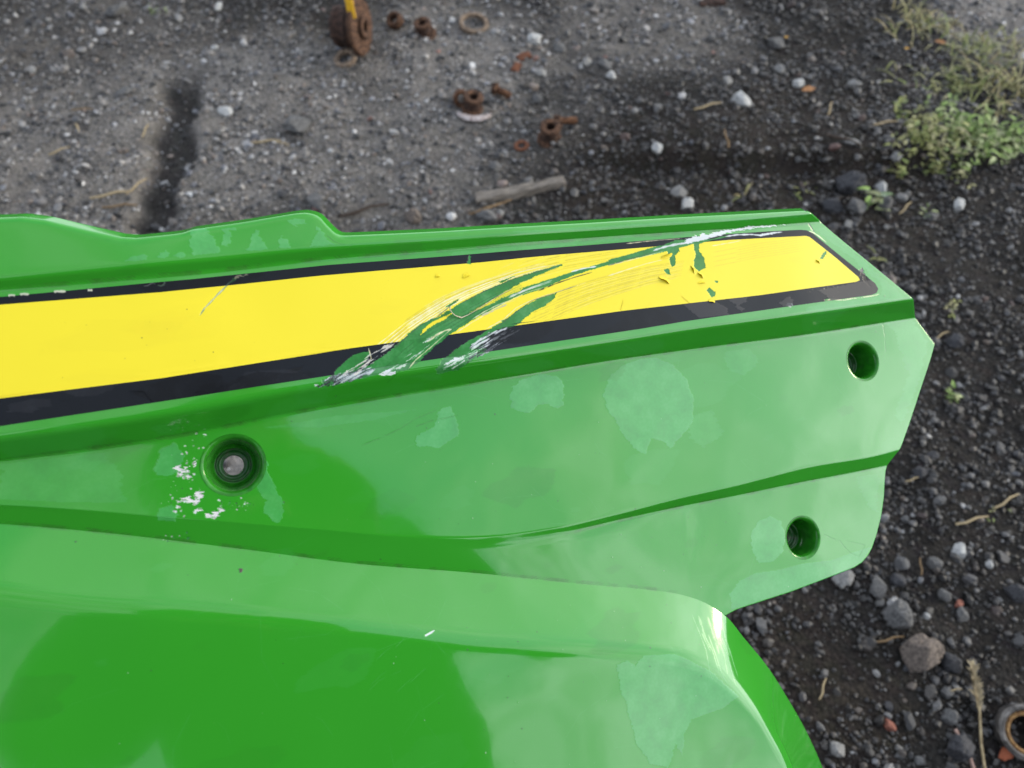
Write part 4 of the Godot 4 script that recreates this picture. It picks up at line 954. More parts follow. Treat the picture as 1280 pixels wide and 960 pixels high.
	for l in [[Vector2(-0.2801, 0.0323), Vector2(-0.2788, 0.0327), Vector2(-0.2771, 0.0326)], [Vector2(-0.2752, 0.0333), Vector2(-0.2732, 0.0338), Vector2(-0.2711, 0.0338)], [Vector2(-0.26, 0.0359), Vector2(-0.2575, 0.0365), Vector2(-0.2544, 0.0365)], [Vector2(-0.2444, 0.0378), Vector2(-0.2433, 0.0383), Vector2(-0.2421, 0.0381)]]:
		all_stroke(every, l, 1.6, 1.0, lin(0.5, 0.52, 0.4), 0.6, 0.6, 0.4)
	all_poly(decals, [Vector2(-0.2181, 0.0427), Vector2(-0.2167, 0.0438), Vector2(-0.2142, 0.0452), Vector2(-0.2105, 0.0464), Vector2(-0.2079, 0.0458), Vector2(-0.2082, 0.0441), Vector2(-0.2096, 0.0434), Vector2(-0.2119, 0.0442), Vector2(-0.2159, 0.0426)], lin(0.004, 0.004, 0.005), 0.12, 0.8, 3.0)
	all_stroke(every, [Vector2(-0.2111, 0.0436), Vector2(-0.2093, 0.0432), Vector2(-0.2077, 0.0444), Vector2(-0.2077, 0.0458)], 0.7, 0.7, lin(0.2, 0.35, 0.2), 0.5, 0.7, 0.1)
	all_stroke(every, [Vector2(-0.2179, 0.0425), Vector2(-0.2159, 0.0428), Vector2(-0.2141, 0.0443), Vector2(-0.2119, 0.0442)], 0.6, 0.5, lin(0.35, 0.36, 0.34), 0.5, 0.6, 0.3)
	for l in [[Vector2(0.2424, 0.0705), Vector2(0.2502, 0.0719), Vector2(0.2587, 0.072), Vector2(0.2674, 0.0739), Vector2(0.2792, 0.0759), Vector2(0.2911, 0.0783), Vector2(0.2944, 0.0795)], [Vector2(0.2294, 0.1222), Vector2(0.2335, 0.1217), Vector2(0.239, 0.1194), Vector2(0.2458, 0.1155)]]:
		all_stroke(every, l, 1.0, 0.7, cream, 0.6, 0.6, 0.55)
	all_poly(every, [Vector2(0.2762, 0.0968), Vector2(0.2785, 0.0988), Vector2(0.2805, 0.096), Vector2(0.2825, 0.0927), Vector2(0.2848, 0.0893), Vector2(0.2871, 0.0846), Vector2(0.2842, 0.0851), Vector2(0.2807, 0.0878), Vector2(0.2788, 0.0923)], lin(0.004, 0.004, 0.005), 0.3, 0.2, 5.0)
	all_stroke(every, [Vector2(0.2295, 0.1282), Vector2(0.2317, 0.1259), Vector2(0.2336, 0.1231), Vector2(0.2353, 0.1228)], 0.8, 0.6, lin(0.03, 0.05, 0.03), 0.5, 0.3, 0.3)
	all_poly(every, [Vector2(0.2057, 0.064), Vector2(0.2078, 0.066), Vector2(0.2107, 0.0655), Vector2(0.2114, 0.0636), Vector2(0.2083, 0.0627)], lin(0.4, 0.42, 0.44), 0.5, 0.4, 5.0)
	dk.specks(Vector2(0.2491, 0.0805), Vector2(0.02, 0.004), 60, 0.1, 0.5, [lin(0.05, 0.055, 0.06), cream, dark], 31, 0.4, 0.6)
	# films on the black border
	for p in [[Vector2(0.1207, 0.0581), Vector2(0.1335, 0.0612), Vector2(0.1458, 0.0616), Vector2(0.1544, 0.0585), Vector2(0.1555, 0.0532), Vector2(0.1417, 0.0509), Vector2(0.1307, 0.0493), Vector2(0.126, 0.0532)], [Vector2(0.2013, 0.0648), Vector2(0.2041, 0.0683), Vector2(0.2103, 0.071), Vector2(0.2128, 0.0679), Vector2(0.2099, 0.0637), Vector2(0.2032, 0.0627)], [Vector2(0.2352, 0.0776), Vector2(0.2479, 0.0804), Vector2(0.2741, 0.0872), Vector2(0.2874, 0.0895), Vector2(0.2945, 0.0842), Vector2(0.2948, 0.0784), Vector2(0.2674, 0.0727), Vector2(0.2473, 0.07), Vector2(0.2434, 0.0742)], [Vector2(0.1559, 0.0651), Vector2(0.1713, 0.0685), Vector2(0.1717, 0.0641), Vector2(0.1646, 0.0603), Vector2(0.1696, 0.0585), Vector2(0.1669, 0.0562), Vector2(0.1621, 0.0612)]]:
		dk.poly(p, lin(0.032, 0.034, 0.042), 0.42, 0.55, 5.0, 0.8)
	for k in 8:
		dk.poly([Vector2(-0.1457, -0.005) + Vector2(-0.012 * k, -0.004 * k), Vector2(-0.1407, 0.0007) + Vector2(-0.0118 * k, -0.0036 * k), Vector2(-0.1329, 0.0029) + Vector2(-0.012 * k, -0.0042 * k), Vector2(-0.1388, -0.0029) + Vector2(-0.012 * k, -0.0042 * k)], lin(0.006, 0.007, 0.009), 0.4, 0.45, 5.0, 0.8)
	for k in 60:
		var c := Vector2(rng.randf_range(-0.40, 0.26), rng.randf_range(-0.04, 0.10))
		var size := rng.randf_range(0.004, 0.02)
		var blot := []
		for i in 12:
			var a := TAU * i / 12.0
			blot.append(c + Vector2(cos(a) * 1.8, sin(a) * 0.6 + cos(a) * 0.3) * size * (1.0 + 0.6 * jag_noise.get_noise_2d(k * 50.0 + cos(a) * 50.0, sin(a) * 50.0 + 400.0)))
		dy.poly(blot, lin(0.66, 0.54, 0.035), -1.0, -1.0, 3.0, rng.randf_range(0.04, 0.12), 0.02, 14.0)
		dk.poly(blot, [lin(0.020, 0.022, 0.028), lin(0.004, 0.005, 0.007)][k % 2], rng.randf_range(0.08, 0.35), 0.53, 5.0, 0.55, 0.05)
	dy.specks(Vector2(-0.1679, 0.0183), Vector2(0.12, 0.02), 30, 0.08, 0.3, [lin(0.1, 0.08, 0.02), yel_dim], 12, 0.5, 0.5)
	shell.specks(Vector2(0.2574, 0.0936), Vector2(0.03, 0.02), 60, 0.1, 0.5, [film_and_sky, lin(0.02, 0.12, 0.02)], 13, 0.3, 0.6)
	# materials
	for spec in [["paint", shell, 0.5, 1.0], ["yellow", dy, 0.4, 0.15], ["black", dk, 0.32, 0.2]]:
		var m := StandardMaterial3D.new()
		var c: Canvas = spec[1]
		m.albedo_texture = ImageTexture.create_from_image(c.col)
		m.roughness = 1.0
		m.roughness_texture = ImageTexture.create_from_image(c.rough)
		m.metallic_specular = spec[2]
		m.clearcoat_enabled = spec[0] == "paint"
		m.clearcoat = 0.55
		m.clearcoat_roughness = 0.03
		c.hgt.bump_map_to_normal_map(4.0)
		m.normal_enabled = true
		m.normal_texture = ImageTexture.create_from_image(c.hgt)
		m.normal_scale = 0.5
		mats[spec[0]] = m
	return true

func chip_spot(x: float, y: float) -> Vector2:   # spots of the chipped patch, measured from its upper left corner
	return Vector2(-0.208, -0.0262) + Vector2(x, 0) * 0.00006237 + Vector2(0, y) * -0.00006583  + Vector2(0, x) * 0.00000004

# ---------------------------------------------------------------- the yard
func ground_height(x: float, z: float) -> float:
	var near := clampf(1.0 - (Vector2(x, z + 1.1).length() - 2.5) / 4.0, 0.0, 1.0)
	var h := 0.012 * ground_noise.get_noise_2d(x * 100.0, z * 100.0) + near * 0.0035 * fine_noise.get_noise_2d(x * 100.0, z * 100.0)
	h -= 0.032 * groove(x, z)
	# a low worn bank crossing on the right
	var b := bank(x, z)
	return h + 0.036 * b

func bank(x: float, z: float) -> float:
	var a := Vector2(0.293, -1.3797)
	var e := Vector2(0.8606, -1.3797)
	var d := (e - a).normalized()
	var q := Vector2(x, z) - a
	var along := q.dot(d)
	var across := q.cross(d) + 0.05 * jag_noise.get_noise_2d(x * 50.0, z * 50.0)
	return smoothstep(-0.03, 0.004, across) * (1.0 - smoothstep(0.02, 0.5, across)) * smoothstep(-0.25, 0.1, along) * (1.0 - smoothstep(0.5, 1.0, along))

func groove(x: float, z: float) -> float:   # the short dark trench
	var a := Vector2(-0.8386, -1.6883)
	var e := Vector2(-0.7605, -1.0981)
	var d := (e - a).normalized()
	var q := Vector2(x, z) - a
	var along := q.dot(d)
	var across := absf(q.cross(d) + 0.030 * jag_noise.get_noise_2d(x * 110.0, z * 110.0) + 0.02 * jag_noise.get_noise_2d(x * 420.0, z * 420.0))
	return (1.0 - smoothstep(0.026, 0.068, across)) * smoothstep(-0.05, 0.03, along) * (1.0 - smoothstep(0.75, 0.9, along))

func blob(x: float, z: float, c: Vector2, r: float) -> float:
	var d := Vector2(x, z).distance_to(c) / r + 0.35 * jag_noise.get_noise_2d(x * 28.0, z * 28.0) + 0.2 * jag_noise.get_noise_2d(x * 110.0, z * 110.0)
	return 1.0 - smoothstep(0.55, 1.15, d)

func dust_and_brightening(x: float, z: float) -> float:   # 1 on pale trodden dust and added brightening, 0 on black cinder soil
	var k := 0.0
	for b in [[Vector2(-0.4855, -0.6113), 0.35, 1.1], [Vector2(-1.0576, -1.3663), 0.42, 0.85], [Vector2(-0.5948, -1.5343), 0.5, 0.95], [Vector2(-0.165, -1.7876), 0.38, 1.0], [Vector2(-1.0826, -1.8219), 0.45, 0.45], [Vector2(-0.2967, -1.4204), 0.42, 0.8], [Vector2(0.3462, -1.9661), 0.32, 0.7], [Vector2(0.0194, -1.564), 0.3, 0.35], [Vector2(1.3808, -1.9849), 0.25, 1.2]]:  # first blob paints light onto shaded ground seen through the left bolt hole
		k = maxf(k, b[2] * blob(x, z, b[0], b[1]))
	return clampf(k, 0.0, 1.2)

func ground_color(x: float, z: float) -> Color:
	var d := dust_and_brightening(x, z)
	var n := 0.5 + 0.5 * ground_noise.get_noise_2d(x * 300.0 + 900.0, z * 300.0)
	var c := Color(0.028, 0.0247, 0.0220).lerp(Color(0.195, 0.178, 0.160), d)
	var brown := maxf(blob(x, z, Vector2(0.3794, -0.2421), 0.2), maxf(blob(x, z, Vector2(0.7171, -1.3932), 0.28), blob(x, z, Vector2(0.2906, -1.3531), 0.25)))
	c = c.lerp(Color(0.030, 0.024, 0.019), 0.7 * brown)
	c = c.lerp(Color(0.018, 0.016, 0.015), groove(x, z) * 0.85)
	return c * (0.6 + 0.8 * n)

func build_ground() -> void:
	var xs := []
	var zs := []
	var x := -2.3
	while x <= 2.301:
		xs.append(x); x += 0.0125
	var z := -3.0
	while z <= 0.601:
		zs.append(z); z += 0.0125
	var step := 0.03
	for k in 26:
		xs.push_front(xs[0] - step); xs.append(xs[-1] + step)
		zs.push_front(zs[0] - step); zs.append(zs[-1] + step)
		step *= 1.42
	var mb := MB.new()
	for i in xs.size():
		for j in zs.size():
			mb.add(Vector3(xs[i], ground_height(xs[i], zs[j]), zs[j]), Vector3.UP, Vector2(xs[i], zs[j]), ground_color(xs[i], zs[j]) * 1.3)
	var m := zs.size()
	for i in xs.size() - 1:
		for j in m - 1:
			mb.quad(i * m + j, i * m + j + 1, (i + 1) * m + j + 1, (i + 1) * m + j)
	# normals by differences along the sheet
	for i in xs.size():
		for j in m:
			var a := mb.v[maxi(i - 1, 0) * m + j]
			var b := mb.v[mini(i + 1, xs.size() - 1) * m + j]
			var c := mb.v[i * m + maxi(j - 1, 0)]
			var d := mb.v[i * m + mini(j + 1, m - 1)]
			mb.n[i * m + j] = (d - c).cross(b - a).normalized()
	var gm := StandardMaterial3D.new()
	gm.vertex_color_use_as_albedo = true
	gm.albedo_texture = noise_tex(0.05, 5, [[0.0, Color(0.5, 0.5, 0.5)], [0.45, Color(0.78, 0.78, 0.78)], [0.62, Color(0.9, 0.9, 0.9)], [1.0, Color(1, 1, 1)]], 6, 1024)
	gm.uv1_triplanar = true
	gm.uv1_world_triplanar = true
	gm.uv1_scale = Vector3.ONE * 1.9
	gm.roughness = 0.9
	gm.metallic_specular = 0.3
	gm.normal_enabled = true
	gm.normal_texture = noise_tex(0.06, 9, [], 5, 1024, FastNoiseLite.TYPE_SIMPLEX_SMOOTH, true, 8.0)
	gm.normal_scale = 0.8
	var o := part("ground", mb.mesh(), gm, self)
	tag(o, "dark cinder and gravel yard with pale trodden dust", "ground", "", "structure")

func scatter(called: String, variants: Array, count: int, lo: float, hi: float, seed_: int, m: Material, bias: float, parent: Node, tone: Array, sink := 0.3) -> void:
	var rng := RandomNumberGenerator.new()
	rng.seed = seed_
	var bins := []
	var cols := []
	for v in variants: bins.append([]); cols.append([])
	var made := 0
	while made < count:
		var x := rng.randf_range(-2.3, 2.3)
		var z := rng.randf_range(-3.0, 0.6)
		if absf(x) > 1.0 + 0.42 * (0.6 - z): continue
		var d := dust_and_brightening(x, z)
		var patch := 0.55 + 0.75 * ground_noise.get_noise_2d(x * 160.0 + seed_, z * 160.0)
		var want := lerpf(1.0, bias, clampf(d, 0, 1)) * clampf(patch, 0.2, 1.0) * (1.0 - 0.55 * groove(x, z))
		if rng.randf() > want: continue
		var size := lo * pow(hi / lo, pow(rng.randf(), 2.6))
		var b := Basis(Vector3(rng.randf_range(-1, 1), rng.randf_range(-1, 1), rng.randf_range(-1, 1)).normalized(), rng.randf() * TAU)
		b = b * Basis.from_scale(Vector3(1.0, rng.randf_range(0.5, 0.9), rng.randf_range(0.6, 1.0)))
		b = Basis.from_scale(Vector3(1, 0.75, 1)) * b
		var k := rng.randi() % variants.size()
		bins[k].append(Transform3D(b.scaled(Vector3.ONE * size), Vector3(x, ground_height(x, z) + size * (0.28 - sink * rng.randf()), z)))
		var c: Color = tone[rng.randi() % tone.size()]
		if rng.randf() < lerpf(0.86, 0.30, clampf(d, 0, 1)): c = c.lerp(ground_color(x, z) * 1.5, 0.66)
		c *= lerpf(1.0, 1.6, clampf(d, 0, 1))
		c *= rng.randf_range(0.5, 1.3)
		cols[k].append(c)
		c = Color(c.r, c.g * 0.945, c.b * 0.85)
		made += 1
	for k in variants.size():
		var mm := MultiMesh.new()
		mm.transform_format = MultiMesh.TRANSFORM_3D
		mm.use_colors = true
		mm.mesh = variants[k]
		mm.instance_count = bins[k].size()
		for i in bins[k].size():
			mm.set_instance_transform(i, bins[k][i])
			mm.set_instance_color(i, cols[k][i])
		var o := MultiMeshInstance3D.new()
		o.name = called
		o.multimesh = mm
		o.material_override = m
		o.set_meta("kind", "stuff")
		parent.add_child(o, true)

func build_gravel() -> void:
	var m := StandardMaterial3D.new()
	m.vertex_color_use_as_albedo = true
	m.roughness = 0.55
	m.metallic_specular = 0.5
	m.albedo_texture = noise_tex(0.04, 21, [[0.0, Color(0.6, 0.6, 0.6)], [0.5, Color(0.85, 0.85, 0.85)], [1.0, Color(1, 1, 1)]], 4, 256)
	m.uv1_triplanar = true
	m.uv1_scale = Vector3.ONE * 0.9
	var chunky := []
	for k in 5: chunky.append(stone_shape(k, 1, 7, 0.25, true).mesh())
	var rounder := []
	for k in 4: rounder.append(stone_shape(20 + k, 2, 9, 0.34, true).mesh())
	var root := Node3D.new()
	root.name = "gravel"
	add_child(root)
	tag(root, "fine and coarse grey cinder gravel covering the yard", "gravel", "", "stuff")
	var greys := [Color(0.13, 0.128, 0.13), Color(0.20, 0.20, 0.21), Color(0.06, 0.058, 0.057), Color(0.30, 0.295, 0.29), Color(0.035, 0.034, 0.034), Color(0.15, 0.12, 0.10), Color(0.03, 0.028, 0.028), Color(0.09, 0.088, 0.09), Color(0.05, 0.048, 0.05), Color(0.40, 0.39, 0.38), Color(0.10, 0.10, 0.11), Color(0.02, 0.02, 0.02)]
	scatter("grit", chunky, 150000, 0.003, 0.008, 41, m, 0.95, root, greys)
	scatter("small_stones", chunky, 70000, 0.007, 0.018, 42, m, 0.8, root, greys)
	scatter("coarse_stones", rounder, 6500, 0.014, 0.030, 43, m, 0.6, root, greys + [Color(0.28, 0.27, 0.26), Color(0.19, 0.10, 0.08)], 0.38)

func build_stones() -> void:
	var shapes := []
	for k in 8: shapes.append(stone_shape(60 + k, 3, 8 + k % 3, 0.34).mesh())
	var sm := {}
	for e in [["pale", Color(0.22, 0.215, 0.205), 3], ["white", Color(0.36, 0.36, 0.35), 4], ["grey", Color(0.11, 0.108, 0.106), 5], ["dark", Color(0.05, 0.05, 0.054), 6], ["brown", Color(0.135, 0.11, 0.093), 7], ["red", Color(0.25, 0.10, 0.07), 8]]:
		var c: Color = e[1]
		sm[e[0]] = mat_noise([[0.2, (c * 0.35).linear_to_srgb()], [0.5, c.linear_to_srgb()], [0.8, (c * 1.45).linear_to_srgb()]], 0.9, 0.8, 0.02, 0.7, e[2])
	# position, size (m): across, tall, deep; kind; shape; label
	var list := [
		[Vector2(-0.5075, -1.5022), 0.070, 0.042, 0.050, "grey", 0, "long grey stone lying alone on pale dust right of the trench"],
		[Vector2(-0.6916, -1.567), 0.036, 0.012, 0.030, "white", 1, "flat whitish stone between the trench and the long grey stone"],
		[Vector2(-1.0688, -1.9736), 0.062, 0.034, 0.045, "grey", 2, "large rounded grey stone in the coarse gravel of the upper left"],
		[Vector2(-0.8036, -2.0116), 0.036, 0.012, 0.020, "white", 3, "thin white stone chip at the top edge left of the rusty drum"],
		[Vector2(-1.1623, -1.9887), 0.022, 0.014, 0.018, "pale", 4, "small cream pebble beside the large rounded grey stone, upper left"],
		[Vector2(-1.1511, -1.8012), 0.042, 0.020, 0.030, "brown", 5, "dull brownish flat stone below the large rounded grey stone"],
		[Vector2(-0.9562, -1.6344), 0.040, 0.016, 0.030, "grey", 6, "dull grey stone left of the upper end of the trench"],
		[Vector2(-1.217, -1.7273), 0.026, 0.014, 0.02, "pale", 7, "cream pebble near the left edge among black gravel"],
		[Vector2(-0.7745, -1.8219), 0.024, 0.014, 0.018, "white", 0, "small white pebble above the flat whitish stone"],
		[Vector2(0.5468, -1.57), 0.052, 0.042, 0.044, "white", 1, "largest pale lump of stone on the black soil, upper right middle"],
		[Vector2(0.5328, -1.6564), 0.032, 0.020, 0.026, "pale", 2, "pale pebble just above the largest pale lump"],
		[Vector2(0.7045, -1.6501), 0.036, 0.018, 0.022, "white", 3, "smooth whitish oval pebble right of the largest pale lump"],
		[Vector2(0.8384, -1.6375), 0.036, 0.020, 0.022, "pale", 4, "pale pebble next to the small orange leaf in the black soil"],
		[Vector2(0.6689, -1.7142), 0.030, 0.022, 0.026, "pale", 5, "pale pebble up from the smooth whitish oval pebble"],
		[Vector2(0.6863, -1.8289), 0.040, 0.030, 0.034, "grey", 6, "blurred light grey lump under the orange speck at the top"],
		[Vector2(0.0587, -1.8464), 0.046, 0.030, 0.036, "white", 7, "white knobbly stone right of the rusty ring"],
		[Vector2(0.1249, -1.8219), 0.042, 0.022, 0.03, "grey", 0, "blue grey stone right of the white knobbly stone"],
		[Vector2(0.19, -1.7539), 0.030, 0.022, 0.024, "pale", 1, "round pale pebble left of the long flat grey stone"],
		[Vector2(0.238, -1.7372), 0.056, 0.022, 0.03, "grey", 2, "long flat grey stone between two pale pebbles, top middle"],
		[Vector2(0.2468, -1.6883), 0.028, 0.016, 0.02, "white", 3, "white pebble just below the long flat grey stone"],
		[Vector2(0.0727, -1.711), 0.036, 0.014, 0.026, "pale", 4, "flat pale stone beside the orange rust flakes"],
		[Vector2(0.0648, -1.6127), 0.034, 0.02, 0.024, "grey", 5, "grey stone right of the rusty bent bolt"],
		[Vector2(0.3463, -1.5432), 0.032, 0.018, 0.022, "grey", 6, "grey pebble above the weathered stick end"],
		[Vector2(0.2917, -1.5343), 0.018, 0.012, 0.014, "pale", 7, "tiny pale pebble beside the grey pebble, right of the flanged spool"],
		[Vector2(0.3291, -1.3932), 0.030, 0.018, 0.022, "white", 0, "whitish pebble on dark soil right of the weathered stick"],
		[Vector2(0.3692, -1.2809), 0.036, 0.026, 0.03, "pale", 1, "rounded pale stone just beyond the panel edge, upper of a touching pair"],
		[Vector2(0.3838, -1.2411), 0.034, 0.022, 0.026, "white", 2, "paler lower stone of the touching pair at the panel edge"],
		[Vector2(-0.0382, -1.3584), 0.032, 0.018, 0.024, "grey", 3, "grey pebble just above the left end of the weathered stick"],
		[Vector2(-0.052, -1.2047), 0.044, 0.026, 0.03, "grey", 4, "grey stone tucked below the weathered stick at the panel edge"],
		[Vector2(-0.2165, -1.2047), 0.040, 0.032, 0.034, "brown", 5, "brownish stone at the panel edge left of the weathered stick"],
		[Vector2(-0.4286, -1.2485), 0.052, 0.03, 0.036, "grey", 6, "grey stone right behind the raised corner of the panel's top edge"],
		[Vector2(0.7539, -1.3012), 0.062, 0.048, 0.052, "dark", 7, "big round dark stone beyond the panel's right corner"],
		[Vector2(0.7471, -1.2288), 0.046, 0.036, 0.036, "grey", 0, "egg shaped grey stone below the big round dark stone"],
		[Vector2(0.7033, -1.2435), 0.044, 0.030, 0.036, "dark", 1, "dark stone squeezed left of the egg shaped grey stone"],
		[Vector2(0.7228, -1.1856), 0.022, 0.016, 0.02, "pale", 2, "small pale pebble right off the panel's upper right corner"],
		[Vector2(0.8094, -1.2337), 0.028, 0.044, 0.026, "grey", 3, "upright grey stone under the pale broad leaf"],
		[Vector2(0.8211, -1.2986), 0.034, 0.03, 0.022, "white", 4, "bright white stone at the pale broad leaf right of the big dark stone"],
		[Vector2(0.8672, -1.377), 0.030, 0.018, 0.022, "pale", 5, "pale pebble in front of the bright green weed tuft"],
		[Vector2(0.765, -1.4013), 0.036, 0.012, 0.022, "pale", 6, "flat pale stone above the big round dark stone"],
		[Vector2(0.9786, -1.2435), 0.042, 0.020, 0.022, "white", 7, "slanting white stone below the weeds near the right edge"],
		[Vector2(0.8599, -1.2708), 0.030, 0.018, 0.022, "pale", 0, "pale pebble right of the upright grey stone"],
		[Vector2(0.9096, -1.2119), 0.030, 0.018, 0.022, "grey", 1, "grey pebble left below the slanting white stone"],
		[Vector2(0.8527, -0.8751), 0.034, 0.024, 0.028, "dark", 2, "dark stone near the panel's right tip"],
		[Vector2(0.5981, -0.3484), 0.046, 0.036, 0.040, "grey", 3, "big grey stone on dark grit right below the panel's tab"],
		[Vector2(0.6138, -0.2904), 0.058, 0.052, 0.05, "brown", 4, "biggest brown angular stone, half shaded, lower right"],
		[Vector2(0.658, -0.2764), 0.032, 0.026, 0.028, "dark", 5, "dark stone touching the right of the biggest brown stone"],
		[Vector2(0.5768, -0.3915), 0.032, 0.020, 0.026, "grey", 6, "flattish grey stone close to the panel's tab corner"],
		[Vector2(0.5277, -0.4097), 0.034, 0.020, 0.03, "pale", 7, "pale stone peeping out under the panel's tab edge"],
		[Vector2(0.613, -0.4032), 0.026, 0.016, 0.02, "dark", 0, "dark stone right of the flattish grey stone"],
		[Vector2(0.7295, -0.4525), 0.030, 0.020, 0.022, "white", 1, "brightest white pebble of the lower right gravel"],
		[Vector2(0.7942, -0.3812), 0.034, 0.024, 0.028, "dark", 2, "dark grey stone at the right edge of the picture, lower part"],
		[Vector2(0.6454, -0.3484), 0.012, 0.010, 0.01, "white", 3, "tiny white bead of stone right of the big grey stone"],
		[Vector2(0.7023, -0.3509), 0.022, 0.016, 0.018, "grey", 4, "grey pebble right of the tiny white bead"],
		[Vector2(0.7714, -0.4296), 0.016, 0.012, 0.012, "white", 5, "small white pebble under the dry twig on the right"],
		[Vector2(0.7041, -0.3685), 0.016, 0.012, 0.012, "red", 6, "reddish pebble above the grey pebble, lower right"],
		[Vector2(0.6315, -0.1579), 0.038, 0.042, 0.032, "dark", 7, "dark stone with a pale side at the foot of the seed stalk"],
		[Vector2(0.4613, -0.1599), 0.024, 0.018, 0.02, "pale", 0, "pale pebble beside the bulge at the bottom"],
		[Vector2(0.5435, -0.1905), 0.018, 0.014, 0.014, "red", 1, "brick red pebble on the dark soil at the bottom"],
		[Vector2(0.7212, -0.5417), 0.022, 0.014, 0.016, "grey", 2, "grey pebble above the dry twig on the right"],
		[Vector2(0.6817, -0.4322), 0.026, 0.016, 0.02, "grey", 3, "grey pebble left of the brightest white pebble"],
		[Vector2(0.7038, -0.5943), 0.024, 0.016, 0.02, "dark", 4, "dark pebble just right of the panel's rib end"],
		[Vector2(0.68, -0.3799), 0.022, 0.016, 0.018, "grey", 5, "grey pebble up right from the big grey stone"],
		[Vector2(0.3832, -0.3312), 0.024, 0.016, 0.018, "grey", 6, "grey pebble in the corner between the bulge and the tab"],
		[Vector2(0.6429, -0.2353), 0.020, 0.014, 0.016, "grey", 7, "grey pebble below the dark stone beside the biggest brown stone"],
		[Vector2(0.6359, -0.2013), 0.028, 0.02, 0.02, "grey", 0, "grey pebble left of the seed stalk"]]
	for e in list:
		var o := part("stone", shapes[e[5]], sm[e[4]], self)
		tag(o, e[6], "stone")
		var p: Vector2 = e[0]
		o.position = Vector3(p.x, ground_height(p.x, p.y) + e[2] * 0.2, p.y)
		o.basis = Basis(Vector3.UP, p.x * 17.0 + p.y * 5.0) * Basis.from_scale(Vector3(e[1], e[2], e[3]) * 1.12)
		if e[6].begins_with("long grey stone lying"): o.basis = Basis(Vector3.UP, 0.6) * Basis.from_scale(Vector3(e[1], e[2], e[3]) * 1.12)
	# loose pebbles that nothing tells apart
	var rng := RandomNumberGenerator.new()
	rng.seed = 77
	for k in 200:
		var x := 0.0
		var z := 0.0
		while true:
			x = rng.randf_range(-1.4, 1.4)
			z = rng.randf_range(-2.1, -0.1)
			if absf(x) < 0.55 + 0.4 * (0.1 - z) and groove(x, z) < 0.1 and (z < -1.15 or x > 0.33 + 0.1 * (z + 1.1)): break
		var o := part("pebble", shapes[rng.randi() % 8], sm[["grey", "grey", "pale", "dark", "grey", "brown", "dark"][rng.randi() % 7]], self)
		tag(o, "small loose pebble among many on the cinder gravel", "pebble", "loose pebbles on the cinder gravel")
		var size := rng.randf_range(0.010, 0.019)
		o.position = Vector3(x, ground_height(x, z) + size * 0.12, z)
		o.basis = Basis(Vector3.UP, rng.randf() * TAU) * Basis.from_scale(Vector3(1.0, rng.randf_range(0.55, 0.85), rng.randf_range(0.65, 1.0)) * size)

